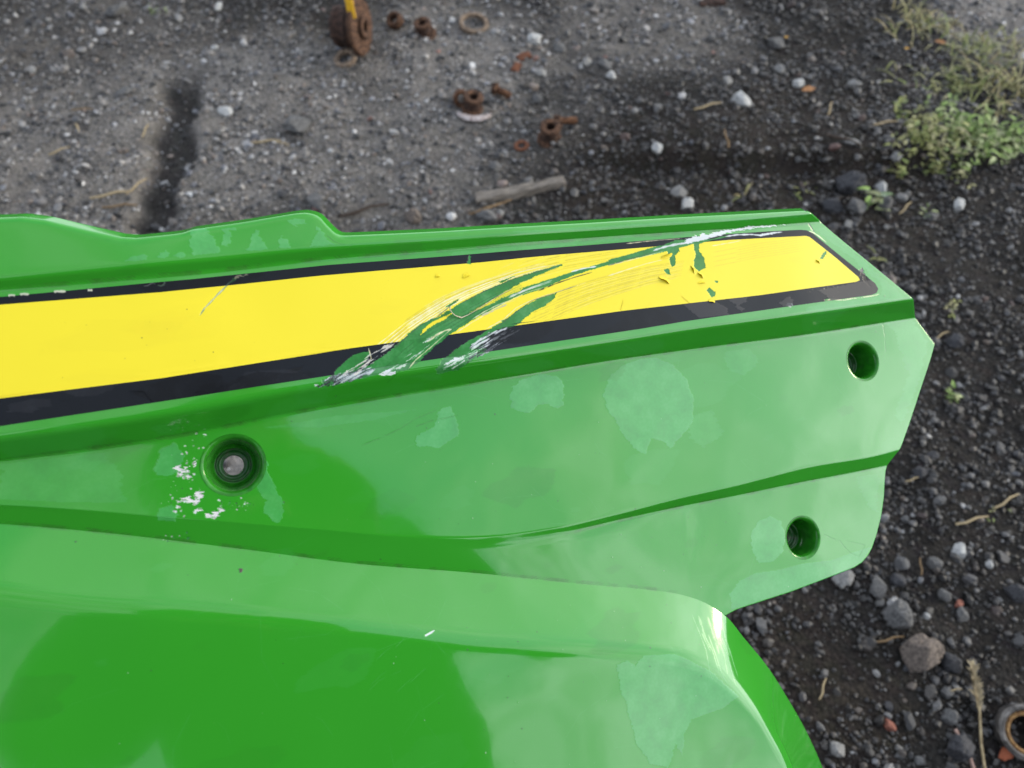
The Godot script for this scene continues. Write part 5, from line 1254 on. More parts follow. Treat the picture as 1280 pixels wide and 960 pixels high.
func build_scrap() -> void:
	# rusty drum with a flange, tilted on its side
	var g := Vector2(-0.3907, -1.815)
	var drum := thing("rusty_drum", Vector3.ZERO, "rusty flanged drum tipped on its side under a yellow strap", "scrap metal")
	place(drum, g.x - 0.012, g.y, -0.064, Vector3(0.1, -0.2, 0))
	var body := lathe([Vector2(0.0, -0.045), Vector2(0.043, -0.045), Vector2(0.048, -0.041), Vector2(0.049, -0.030), Vector2(0.045, -0.026), Vector2(0.045, -0.018), Vector2(0.050, -0.014), Vector2(0.050, -0.002), Vector2(0.046, 0.002), Vector2(0.046, 0.012)], 40, 0.015)
	body.smooth()
	var pb := part("drum_body", body.mesh(), mats.rust_dark, drum)
	pb.basis = Basis(Vector3(0, 0, 1), -PI / 2 + 0.12)
	var fl := ring_shape(0.068, 0.020, 0.014, 0.004, 0.012)
	var pf := part("flange", fl.mesh(), mats.rust_brown, drum)
	pf.basis = pb.basis
	pf.position = pb.basis * Vector3(0, 0.012, 0)
	var hub := ring_shape(0.028, 0.013, 0.012, 0.003)
	var ph := part("hub", hub.mesh(), mats.rust_brown, drum)
	ph.basis = pb.basis
	ph.position = pb.basis * Vector3(0, 0.025, 0)
	var strap := part("yellow_strap", box(Vector3(0.019, 0.20, 0.006), 0.0015).mesh(), mats.strap, self)
	tag(strap, "upright yellow strap rising from the rusty drum", "strap")
	strap.position = Vector3(g.x - 0.006, ground_height(g.x, g.y) + 0.205, g.y + 0.02)
	strap.rotation = Vector3(-0.15, 0.1, 0.03)
	# rings
	for e in [
		[Vector2(-0.4242, -1.7639), 0.030, 0.018, 0.012, "rust_pale", Vector3(0.18, 0, 0.2), "small pale ochre ring below the rusty drum", "metal_ring"],
		[Vector2(-0.1028, -1.9253), 0.040, 0.029, 0.012, "rust_pale", Vector3(0.1, 0, -0.1), "wide thin rusty ring lying flat at the top middle", "metal_ring"],
		[Vector2(0.0224, -1.437), 0.018, 0.008, 0.006, "rust_red", Vector3(0.05, 0, 0.1), "small reddish washer left of the flanged spool", "washer"]]:
		var o := part(e[7], ring_shape(e[1], e[2], e[3], 0.002, 0.01).mesh(), mats[e[4]], self)
		tag(o, e[6], "ring" if e[7] == "metal_ring" else "washer")
		place(o, e[0].x, e[0].y, -0.002, e[5])
	# flanged bushings: base ring, neck, top ring
	for e in [
		[Vector2(-0.2309, -1.8854), 0.031, 0.017, 0.042, 0.0, "rusty flanged bushing standing right of the rusty drum"],
		[Vector2(0.0862, -1.4538), 0.029, 0.018, 0.050, 0.5, "rusty flanged spool standing with a bolt leaning at its side"],
		[Vector2(-0.097, -1.57), 0.027, 0.018, 0.044, 1.0, "dark rusty bushing standing behind a curved pale shard"]]:
		var o := thing("rusty_bushing", Vector3.ZERO, e[5], "scrap metal", "rusty bushings lying on the yard")
		place(o, e[0].x, e[0].y, 0.003, Vector3(0.16, e[4], 0.1 - 0.1 * e[4]))
		var fr: float = e[1]
		var nr: float = e[2]
		var ht: float = e[3]
		var a := part("flange", ring_shape(fr, nr * 0.6, 0.012, 0.003, 0.015).mesh(), mats.rust_brown, o)
		a.position.y = 0.0
		var b := part("neck", ring_shape(nr, nr * 0.62, ht - 0.020, 0.002).mesh(), mats.rust_dark, o)
		b.position.y = 0.0115
		var c := part("collar", ring_shape(nr * 1.35, nr * 0.60, 0.011, 0.003, 0.02).mesh(), mats.rust_brown, o)
		c.position.y = ht - 0.009
	# collar part lying behind it
	var o2 := part("rusty_nut", ring_shape(0.022, 0.011, 0.026, 0.004, 0.03).mesh(), mats.rust_brown, self)
	tag(o2, "lumpy rusty nut between the rusty drum and the flanged bushing", "nut")
	var p2 := Vector2(-0.3055, -1.918)
	place(o2, p2.x, p2.y, -0.004, Vector3(0.3, 0.4, 0.5))
	var o3 := part("rusty_nut", ring_shape(0.020, 0.011, 0.034, 0.003, 0.03).mesh(), mats.rust, self)
	tag(o3, "rusty nut leaning left of the bushing behind the pale shard", "nut")
	var p3 := Vector2(-0.1256, -1.6127)
	place(o3, p3.x, p3.y, -0.006, Vector3(1.1, 0.4, 0.2))
	# bolts
	for e in [[Vector2(0.1294, -1.5051), 0.40, "rusty bolt leaning against the flanged spool", 0.044, "bolt"], [Vector2(-0.0216, -1.6157), -0.35, "bent rusty bolt standing near the pale shard", 0.038, "bolt"]]:
		var o := thing("rusty_bolt", Vector3.ZERO, e[2], "bolt", "rusty bolts on the yard")
		place(o, e[0].x, e[0].y, -0.010, Vector3(0, e[1], 0))
		var shank := part("shank", tube([Vector3(-e[3] / 2, 0.006, 0), Vector3(-0.005, 0.003, 0), Vector3(e[3] / 2, -0.002, 0.004)], [0.0085, 0.008, 0.0085], 14).mesh(), mats.rust, o)
		shank.position.y = 0.004
		var head := MB.new()
		for i in 7:
			var a := TAU * i / 6
			for q in [Vector2(0.0, 0.0), Vector2(0.014, 0.0), Vector2(0.0155, 0.002), Vector2(0.0155, 0.010), Vector2(0.014, 0.012), Vector2(0.0, 0.012)]:
				head.add(Vector3(cos(a) * q.x, q.y, -sin(a) * q.x))
		for i in 6:
			for j in 5: head.quad(i * 6 + j, (i + 1) * 6 + j, (i + 1) * 6 + j + 1, i * 6 + j + 1)
		head.flat()
		var hd := part("head", head.mesh(), mats.rust_brown, o)
		hd.basis = Basis(Vector3(0, 0, 1), PI / 2)
		hd.position = Vector3(-e[3] / 2 + 0.004, 0.011, 0)
	# curved pale shard
	var sh := MB.new()
	for i in 15:
		var a := lerpf(-0.75, 0.75, i / 14.0)
		for j in 9:
			var b := TAU * j / 8
			var wide := 0.010 * (1.0 - 0.6 * pow(absf(a) / 0.75, 3.0)) * (1.0 + 0.25 * jag_noise.get_noise_2d(i * 35.0, j * 20.0))
			sh.add(Vector3(sin(a) * 0.060, 0.006 + 0.005 * sin(b), cos(a) * 0.060 - 0.055 + cos(b) * wide))
	for i in 14:
		for j in 8: sh.quad(i * 9 + j, i * 9 + j + 1, (i + 1) * 9 + j + 1, (i + 1) * 9 + j)
	sh.smooth()
	var shard := part("pale_shard", sh.mesh(), mats.shard, self)
	tag(shard, "curved pinkish white shard lying in front of a rusty bushing", "shard")
	var ps := Vector2(-0.0921, -1.5343)
	place(shard, ps.x, ps.y, 0.0, Vector3(0, -0.08, 0))
	# rust flakes
	for e in [[Vector2(0.0308, -1.774), "upper of two orange rust flakes beside the flat pale stone", 0.030, 0.4], [Vector2(0.0101, -1.7273), "lower of two orange rust flakes beside the flat pale stone", 0.024, 1.2]]:
		var o := part("rust_flake", box(Vector3(e[2] * 1.2, 0.006, e[2] * 0.8), 0.002, 4, 0.006, Vector3i(6, 1, 5)).mesh(), mats.rust_red, self)
		tag(o, e[1], "rust flake")
		place(o, e[0].x, e[0].y, -0.004, Vector3(0.15, e[3], 0.1))
	# dark scrap at the top
	var ds := part("scrap_plate", box(Vector3(0.075, 0.012, 0.036), 0.003, 3, 0.004, Vector3i(10, 1, 6)).mesh(), mats.rust_dark, self)
	tag(ds, "dark rusty plate lying at the top edge right of the middle", "scrap metal")
	var pd := Vector2(0.5501, -2.0308)
	place(ds, pd.x, pd.y, -0.006, Vector3(0.05, 0.1, 0.05))
	# weathered stick
	var st := MB.new()
	st.join(box(Vector3(0.205, 0.020, 0.026), 0.003, 8, 0.0035, Vector3i(24, 3, 4)))
	var stick := part("wooden_stick", st.mesh(), mats.wood, self)
	tag(stick, "weathered grey wooden stick lying beyond the panel's top edge", "stick")
	var pst := Vector2(0.0178, -1.2834)
	place(stick, pst.x, pst.y, -0.011, Vector3(0, 0.26, 0.03))
	var sp := part("wood_splinter", tube([Vector3(-0.05, 0, 0.0), Vector3(-0.01, 0.004, 0.002), Vector3(0.03, 0.003, 0.0), Vector3(0.055, 0.0, -0.004)], [0.002, 0.0032, 0.0026, 0.001], 7).mesh(), mats.straw_dark, self)
	tag(sp, "brown splinter lying along the near side of the wooden stick", "splinter")
	var psp := Vector2(-0.049, -1.2337)
	place(sp, psp.x, psp.y, -0.004, Vector3(0, 0.42, 0))
	# steel bush at the lower right
	var pb2 := Vector2(0.7362, -0.183)
	var bush := thing("steel_bush", Vector3.ZERO, "worn steel bush with a rusty bore at the lower right edge", "bushing")
	place(bush, pb2.x, pb2.y, 0.002, Vector3(0.12, 0.3, 0.28))
	part("outer_sleeve", ring_shape(0.038, 0.030, 0.036, 0.003).mesh(), mats.steel, bush)
	part("rusty_liner", ring_shape(0.0298, 0.023, 0.0325, 0.003, 0.01).mesh(), mats.rust_orange, bush)
	var br := part("brick_shard", stone_shape(91, 2, 9, 0.2, true).mesh(), mats.brick, self)
	tag(br, "orange red brick fragment below the steel bush", "brick fragment")
	var pbr := Vector2(0.6999, -0.1548)
	place(br, pbr.x, pbr.y, -0.006)
	br.basis = Basis(Vector3.UP, 0.5) * Basis.from_scale(Vector3(0.030, 0.016, 0.018))
	# leaves
	for e in [[Vector2(0.7218, -1.6188), "orange brown fallen leaf beside the smooth whitish pebble", 0.036, 0.2, "leaf_orange"], [Vector2(1.116, -1.8359), "orange fallen leaf at the foot of the yellowing grass", 0.030, -0.5, "leaf_orange"], [Vector2(1.0165, -1.8012), "tiny round orange leaf on bare soil left of the grass", 0.014, 0.0, "leaf_amber"], [Vector2(0.7188, -1.8569), "tiny amber leaf above the blurred light grey lump", 0.012, 0.4, "leaf_amber"], [Vector2(0.7098, -0.1767), "small pale dead leaf in front of the steel bush", 0.012, 0.9, "leaf_amber"]]:
		var mb := MB.new()
		for i in 9:
			var a := i / 8.0
			var wide: float = e[2] * 0.28 * pow(sin(PI * clampf(a * 0.97 + 0.015, 0, 1)), 0.8)
			for j in 5:
				var b := j / 4.0 * 2 - 1
				mb.add(Vector3((a - 0.5) * e[2], 0.004 + 0.10 * e[2] * absf(b) * sin(a * PI) + 0.12 * e[2] * pow(a - 0.4, 2), b * wide))
		for i in 8:
			for j in 4: mb.quad(i * 5 + j, i * 5 + j + 1, (i + 1) * 5 + j + 1, (i + 1) * 5 + j)
		mb.smooth()
		var o := part("fallen_leaf", mb.mesh(), mats[e[4]], self)
		tag(o, e[1], "leaf")
		place(o, e[0].x, e[0].y, -0.002, Vector3(0, e[3], 0))

func blade(mb: MB, root: Vector3, dir: Vector3, length: float, wide: float, droop: float, col: Color) -> void:
	var side := dir.cross(Vector3.UP)
	side = side.normalized() if side.length() > 0.01 else Vector3.RIGHT
	var base := mb.v.size()
	var n := 5
	for i in n + 1:
		var a := float(i) / n
		var p := root + dir * length * a + Vector3.DOWN * droop * length * a * a
		var w := wide * (1.0 - pow(a, 1.8)) * minf(1.0, 0.55 + a * 1.8) * 0.5 + 0.0001
		mb.add(p - side * w, Vector3.UP, Vector2(0, a), col)
		mb.add(p + Vector3.DOWN * w * 0.35, Vector3.UP, Vector2(0.5, a), col * 0.9)
		mb.add(p + side * w, Vector3.UP, Vector2(1, a), col)
	for i in n:
		for j in 2:
			var q := base + i * 3 + j
			mb.quad(q, q + 1, q + 4, q + 3)

func build_weeds() -> void:
	var m := StandardMaterial3D.new()
	m.vertex_color_use_as_albedo = true
	m.roughness = 0.6
	m.backlight_enabled = true
	m.backlight = Color(0.25, 0.25, 0.25)
	var moss := [Color(0.24, 0.26, 0.07), Color(0.32, 0.32, 0.11), Color(0.17, 0.22, 0.05), Color(0.38, 0.36, 0.17)]
	var fresh := [Color(0.20, 0.31, 0.06), Color(0.28, 0.38, 0.10), Color(0.15, 0.23, 0.045), Color(0.36, 0.40, 0.18)]
	var dryish := [Color(0.32, 0.30, 0.11), Color(0.40, 0.36, 0.17), Color(0.24, 0.26, 0.08), Color(0.42, 0.34, 0.15)]
	# spot, radius, blades, tallness, colours, label, broad
	for e in [
		[Vector2(1.0928, -1.929), 0.10, 170, 0.050, dryish, "yellowing grass tuft at the top edge, left of the others", 0],
		[Vector2(1.1741, -1.815), 0.12, 150, 0.045, moss, "grass patch above the olive patch, near the orange leaf", 0],
		[Vector2(1.267, -1.8012), 0.11, 110, 0.045, dryish, "dry yellow grass patch at the upper right edge", 0],
		[Vector2(1.1074, -1.6627), 0.15, 260, 0.040, moss, "low olive grass patch in the middle of the weeds", 0],
		[Vector2(1.2343, -1.6501), 0.11, 180, 0.055, dryish, "taller straw coloured grass at the right edge", 0],
		[Vector2(0.9451, -1.4315), 0.10, 330, 0.045, moss, "mossy weed tuft nearest the panel, on the left of its row", 1],
		[Vector2(1.0583, -1.4538), 0.11, 340, 0.045, fresh, "brightest green leafy weed tuft in the middle of its row", 1],
		[Vector2(1.1556, -1.4482), 0.10, 280, 0.048, fresh, "green leafy weed tuft at the right edge", 1],
		[Vector2(0.9665, -1.3663), 0.07, 110, 0.035, moss, "small trailing weed hanging towards the white stones", 1],
		[Vector2(0.7727, -1.2337), 0.028, 16, 0.060, fresh, "small green sprout between the egg shaped and upright grey stones", 1],
		[Vector2(0.5064, -1.2734), 0.018, 9, 0.045, dryish, "thin single grass sprig beyond the panel's top edge", 0],
		[Vector2(0.6469, -1.2935), 0.030, 22, 0.022, moss, "tiny mossy sprig left of the big round dark stone", 0],
		[Vector2(0.869, -0.9577), 0.028, 22, 0.030, moss, "tiny weed on bare soil off the panel's right end", 1],
		[Vector2(0.8076, -0.7546), 0.020, 20, 0.032, fresh, "tiny bright sprout right of the panel's right tip", 1],
		[Vector2(0.7593, -1.0937), 0.020, 14, 0.018, moss, "tiny weed close to the panel's slanted end", 0],
		[Vector2(0.9037, -1.2095), 0.022, 14, 0.026, fresh, "tiny green weed beside the slanting white stone", 1],
		[Vector2(-0.9667, -1.9811), 0.030, 40, 0.018, fresh, "small green moss speck in the coarse gravel at the upper left", 1],
		[Vector2(0.811, -0.5227), 0.02, 12, 0.02, moss, "tiny weed in the gravel at the right edge", 1]]:
		var rng := RandomNumberGenerator.new()
		rng.seed = int(e[1] * 1000) + e[2] * 3
		var o := thing("weed_tuft", Vector3.ZERO, e[5], "weed", "weeds growing out of the gravel")
		place(o, e[0].x, e[0].y, 0.002)
		var groups := 3
		var leaf_count: int = int(e[2] * (0.42 if e[6] == 1 else 0.6))
		for gk in 2:
			var mb := MB.new()
			for k in leaf_count / 2:
				var a := rng.randf() * TAU
				var rr: float = e[1] * 1.1 * pow(rng.randf(), 0.62) * (0.75 + 0.4 * sin(a * 3.0 + e[1] * 70.0))
				var root := Vector3(cos(a) * rr, 0, sin(a) * rr)
				root.y = ground_height(e[0].x + root.x, e[0].y + root.z) - ground_height(e[0].x, e[0].y)
				var c: Color = e[4][rng.randi() % e[4].size()]
				c = c * rng.randf_range(0.45, 1.15)
				var tall: float = e[3] * rng.randf_range(0.5, 1.25)
				var lean := Vector3(rng.randf_range(-1, 1), rng.randf_range(0.35, 1.2), rng.randf_range(-1, 1)).normalized()
				if e[6] == 1:
					var up := Vector3(lean.x * 0.4, 0.5 + rng.randf(), lean.z * 0.4) * tall * 0.6
					for l in 2:
						var d := Vector3(rng.randf_range(-1, 1), rng.randf_range(0.1, 0.7), rng.randf_range(-1, 1)).normalized()
						blade(mb, root + up * (0.35 + 0.65 * l), d, tall * 0.5, tall * 0.2, 0.4, c)
					if gk == 0: blade(mb, root, up.normalized(), up.length(), 0.0022, 0.0, c * 0.8)
				else:
					blade(mb, root, lean, tall * 1.7, 0.0042, 0.55, c)
			mb.smooth()
			part("leaves" if gk == 0 else "blades", mb.mesh(), m, o).set_meta("kind", "stuff")
	# pale broad leaf standing by the upright stone
	var pl := thing("broad_leaf", Vector3.ZERO, "pale broad leaf standing right of the big round dark stone", "leaf")
	var pp := Vector2(0.8004, -1.2734)
	place(pl, pp.x, pp.y, 0.0)
	var lb := MB.new()
	blade(lb, Vector3.ZERO, Vector3(0.15, 0.8, 0.5).normalized(), 0.06, 0.022, 0.4, Color(0.30, 0.36, 0.24))
	blade(lb, Vector3(0.004, 0, 0), Vector3(0.6, 0.5, 0.1).normalized(), 0.045, 0.016, 0.4, Color(0.22, 0.32, 0.14))
	lb.smooth()
	part("leaf_blade", lb.mesh(), m, pl)
	# seed head on a dry stalk, lower right
	var sk := thing("seed_stalk", Vector3.ZERO, "dry stalk with a bristly seed head, lower right", "stalk")
	var s0 := Vector2(0.6565, -0.1203)
	var s1 := Vector2(0.6779, -0.2089)
	var s2 := Vector2(0.6835, -0.2694)
	place(sk, s0.x, s0.y, 0.0)
	var q1 := Vector3(s1.x - s0.x, 0.012, s1.y - s0.y)
	var q2 := Vector3(s2.x - s0.x, 0.020, s2.y - s0.y)
	part("stem", tube([Vector3(0, 0.004, 0.03), q1 * 0.5 + Vector3(-0.002, 0.006, 0), q1, q1.lerp(q2, 0.5)], [0.0022, 0.0020, 0.0017, 0.0012], 7).mesh(), mats.straw, sk)
	var hd := MB.new()
	var rng2 := RandomNumberGenerator.new()
	rng2.seed = 5
	for k in 90:
		var a := rng2.randf()
		var p := q1.lerp(q2, a)
		var d := (q2 - q1).normalized() * 0.7 + Vector3(rng2.randf_range(-1, 1), rng2.randf_range(-0.4, 1), rng2.randf_range(-1, 1)) * 0.55
		blade(hd, p, d.normalized(), 0.012, 0.0042, 0.0, Color(0.40, 0.32, 0.19) * rng2.randf_range(0.7, 1.2))
	hd.smooth()
	part("seed_head", hd.mesh(), m, sk)
	# twigs and straws
	var tw := part("pink_twig", tube([Vector3(0.634, 0.01, -0.1841), Vector3(0.6406, 0.012, -0.1579), Vector3(0.6454, 0.008, -0.1273)], [0.0022, 0.0026, 0.0024], 8).mesh(), mats.twig, self)
	tag(tw, "bare pinkish twig left of the seed stalk at the bottom", "twig")
	var straw_mesh := tube([Vector3(-0.5, 0.0, 0.0), Vector3(-0.2, 0.02, 0.03), Vector3(0.15, 0.03, -0.01), Vector3(0.5, 0.0, 0.02)], [0.022, 0.028, 0.026, 0.016], 6)
	var sm := straw_mesh.mesh()
	for e in [
		[Vector2(0.8332, -0.5402), 0.055, 0.5, "straw", "dry forked twig in the gravel at the right edge"], [Vector2(0.7637, -0.5055), 0.06, 0.25, "straw", "dry straw left of the forked twig at the right edge"],
		[Vector2(0.5759, -0.3118), 0.045, 0.2, "straw_dark", "brown straw between the big grey and the biggest brown stone"], [Vector2(0.4572, -0.2398), 0.034, 1.1, "straw", "short straw on dark soil beside the bulge"],
		[Vector2(0.655, -0.2398), 0.022, 0.1, "straw", "short curled straw left of the seed stalk"], [Vector2(0.4842, -1.4095), 0.06, 1.6, "straw_dark", "upright brown straw beyond the panel's top edge"],
		[Vector2(-0.575, -1.4538), 0.07, 0.1, "straw", "straw lying left of the long grey stone"], [Vector2(-0.5367, -1.4482), 0.04, -0.4, "straw", "short straw touching the long grey stone"],
		[Vector2(-1.031, -1.5051), 0.05, -1.1, "straw", "straw on pale dust at the left"], [Vector2(-0.8675, -1.4907), 0.045, 1.5, "straw", "straw at the left rim of the trench"],
		[Vector2(-0.8861, -1.2759), 0.09, 0.25, "straw", "long straw left of the trench near the panel"], [Vector2(-0.8594, -1.2435), 0.075, 0.1, "straw_dark", "darker straw close to the long straw left of the trench"], [Vector2(-0.8417, -1.3089), 0.06, 1.0, "straw", "straw crossing the left rim of the trench"],
		[Vector2(-1.0356, -1.564), 0.055, 0.05, "straw_dark", "brown straw on the dust above the left trench"], [Vector2(-1.0476, -1.4204), 0.05, 0.6, "straw", "thin straw near the left edge"],
		[Vector2(0.4605, -1.5343), 0.07, 0.35, "straw", "straw left of the largest pale lump"], [Vector2(0.8566, -1.4707), 0.07, 0.2, "straw", "straw leading to the weeds on the right"],
		[Vector2(0.8567, -1.2337), 0.05, 0.8, "straw", "straw below the weeds on the right"], [Vector2(0.7535, -1.5402), 0.05, 1.2, "straw", "straw right of the smooth whitish pebble"], [Vector2(0.8311, -0.8904), 0.04, 0.5, "straw", "straw off the panel's right tip"],
		[Vector2(-0.3234, -1.2337), 0.11, 0.35, "twig_dark", "long dark twig at the panel edge in front of the raised corner"], [Vector2(0.7497, -1.4068), 0.08, -0.5, "twig_dark", "dark curved twig above the big round dark stone"], [Vector2(0.6893, -0.582), 0.03, 0.3, "straw", "short straw right of the rib end"], [Vector2(0.6552, -0.4256), 0.03, 1.4, "straw_dark", "short brown straw above the big grey stone"]]:
		var o := part("straw", sm, mats[e[3]], self)
		tag(o, e[4], "straw", "dry straws and twigs on the gravel")
		place(o, e[0].x, e[0].y, -0.006, Vector3(0, e[2], 0.02))
		o.basis = o.basis * Basis.from_scale(Vector3(e[1], e[1] * 0.9 + 0.02, e[1] + 0.02))

# ---------------------------------------------------------------- the photographer, who shows only as a reflection in the paint
func field_mesh(bones: Array, cell: float, swell: float, k_join: float) -> MB:
	# bones: [a, b, radius a, radius b]; joined softly, meshed with one vertex in each cell that the surface crosses
	var lo := Vector3(1e9, 1e9, 1e9)
	var hi := -lo
	for b in bones:
		var r: float = maxf(b[2], b[3]) + swell + k_join + cell * 2.0
		lo = lo.min(b[0] - Vector3.ONE * r).min(b[1] - Vector3.ONE * r)
		hi = hi.max(b[0] + Vector3.ONE * r).max(b[1] + Vector3.ONE * r)
	var nx := int((hi.x - lo.x) / cell) + 2
	var ny := int((hi.y - lo.y) / cell) + 2
	var nz := int((hi.z - lo.z) / cell) + 2
	var d := PackedFloat32Array()
	d.resize(nx * ny * nz)
	d.fill(1.0)
	for b in bones:
		var a: Vector3 = b[0]
		var e: Vector3 = b[1] - b[0]
		var l2 := maxf(e.length_squared(), 1e-9)
		var r: float = maxf(b[2], b[3]) + swell + k_join + cell * 2.0
		var b0: Vector3 = ((a.min(b[1]) - Vector3.ONE * r - lo) / cell).floor()
		var b1: Vector3 = ((a.max(b[1]) + Vector3.ONE * r - lo) / cell).ceil()
		for i in range(maxi(0, int(b0.x)), mini(nx, int(b1.x) + 1)):
			for j in range(maxi(0, int(b0.y)), mini(ny, int(b1.y) + 1)):
				for k in range(maxi(0, int(b0.z)), mini(nz, int(b1.z) + 1)):
					var q := lo + Vector3(i, j, k) * cell - a
					var t := clampf(q.dot(e) / l2, 0.0, 1.0)
					var v := (q - e * t).length() - lerpf(b[2], b[3], t) - swell
					var at := (i * ny + j) * nz + k
					var o := d[at]
					var h := maxf(k_join - absf(o - v), 0.0) / k_join
					d[at] = minf(o, v) - h * h * k_join * 0.25
	var mb := MB.new()
	var id := PackedInt32Array()
	id.resize(d.size())
	id.fill(-1)
	var offs := [Vector3i(0, 0, 0), Vector3i(0, 0, 1), Vector3i(0, 1, 0), Vector3i(0, 1, 1), Vector3i(1, 0, 0), Vector3i(1, 0, 1), Vector3i(1, 1, 0), Vector3i(1, 1, 1)]
	var lin_off := PackedInt32Array()
	for o in offs: lin_off.append((o.x * ny + o.y) * nz + o.z)
	var pairs := [[0, 1], [0, 2], [0, 4], [1, 3], [1, 5], [2, 3], [2, 6], [3, 7], [4, 5], [4, 6], [5, 7], [6, 7]]
	for i in nx - 1:
		for j in ny - 1:
			for k in nz - 1:
				var at := (i * ny + j) * nz + k
				var neg := 0
				for o in lin_off:
					if d[at + o] < 0.0: neg += 1
				if neg == 0 or neg == 8: continue
				var sum := Vector3.ZERO
				var n := 0
				for p in pairs:
					var u: float = d[at + lin_off[p[0]]]
					var v: float = d[at + lin_off[p[1]]]
					if (u < 0.0) != (v < 0.0):
						sum += Vector3(offs[p[0]]).lerp(Vector3(offs[p[1]]), u / (u - v))
						n += 1
				id[at] = mb.add(lo + (Vector3(i, j, k) + sum / n) * cell)
	var sx := ny * nz
	var sy := nz
	for i in range(1, nx - 1):
		for j in range(1, ny - 1):
			for k in range(1, nz - 1):
				var at := i * sx + j * sy + k
				var u := d[at] < 0.0
				if u != (d[at + sx] < 0.0):
					net(mb, id, [at - sy - 1, at - 1, at, at - sy], not u)
				if u != (d[at + sy] < 0.0):
					net(mb, id, [at - sx - 1, at - sx, at, at - 1], not u)
				if u != (d[at + 1] < 0.0):
					net(mb, id, [at - sx - sy, at - sy, at, at - sx], not u)
	mb.smooth()
	return mb

func net(mb: MB, id: PackedInt32Array, c: Array, turned: bool) -> void:
	var q := []
	for k in c:
		if id[k] < 0: return
		q.append(id[k])
	if turned: mb.quad(q[0], q[3], q[2], q[1])
	else: mb.quad(q[0], q[1], q[2], q[3])

func hand_bones(wrist: Vector3, palm_dir: Vector3, across: Vector3, curl: Vector3) -> Array:   # palm, four fingers bent round the phone, thumb
	var out := [[wrist, wrist + palm_dir * 0.045, 0.024, 0.026]]
	for f in 4:
		var root := wrist + palm_dir * 0.085 + across * (0.027 - 0.018 * f)
		out.append([wrist + palm_dir * 0.03 + across * (0.018 - 0.012 * f), root, 0.014, 0.0105])
		var ln: float = [0.040, 0.045, 0.042, 0.033][f]
		var k1 := root + (palm_dir * 0.75 + curl * 0.65).normalized() * ln
		var k2 := k1 + (palm_dir * 0.1 + curl).normalized() * ln * 0.62
		var k3 := k2 + (curl - palm_dir * 0.6).normalized() * ln * 0.5
		out.append_array([[root, k1, 0.0102, 0.0090], [k1, k2, 0.0090, 0.0080], [k2, k3, 0.0080, 0.0066]])
	var t0 := wrist + palm_dir * 0.03 + across * 0.026
	var t1 := t0 + (palm_dir * 0.5 + across * 0.8 + curl * 0.2).normalized() * 0.040
	var t2 := t1 + (palm_dir * 0.9 + across * 0.1 + curl * 0.3).normalized() * 0.032
	out.append_array([[t0, t1, 0.0145, 0.0115], [t1, t2, 0.0115, 0.0085]])
	return out

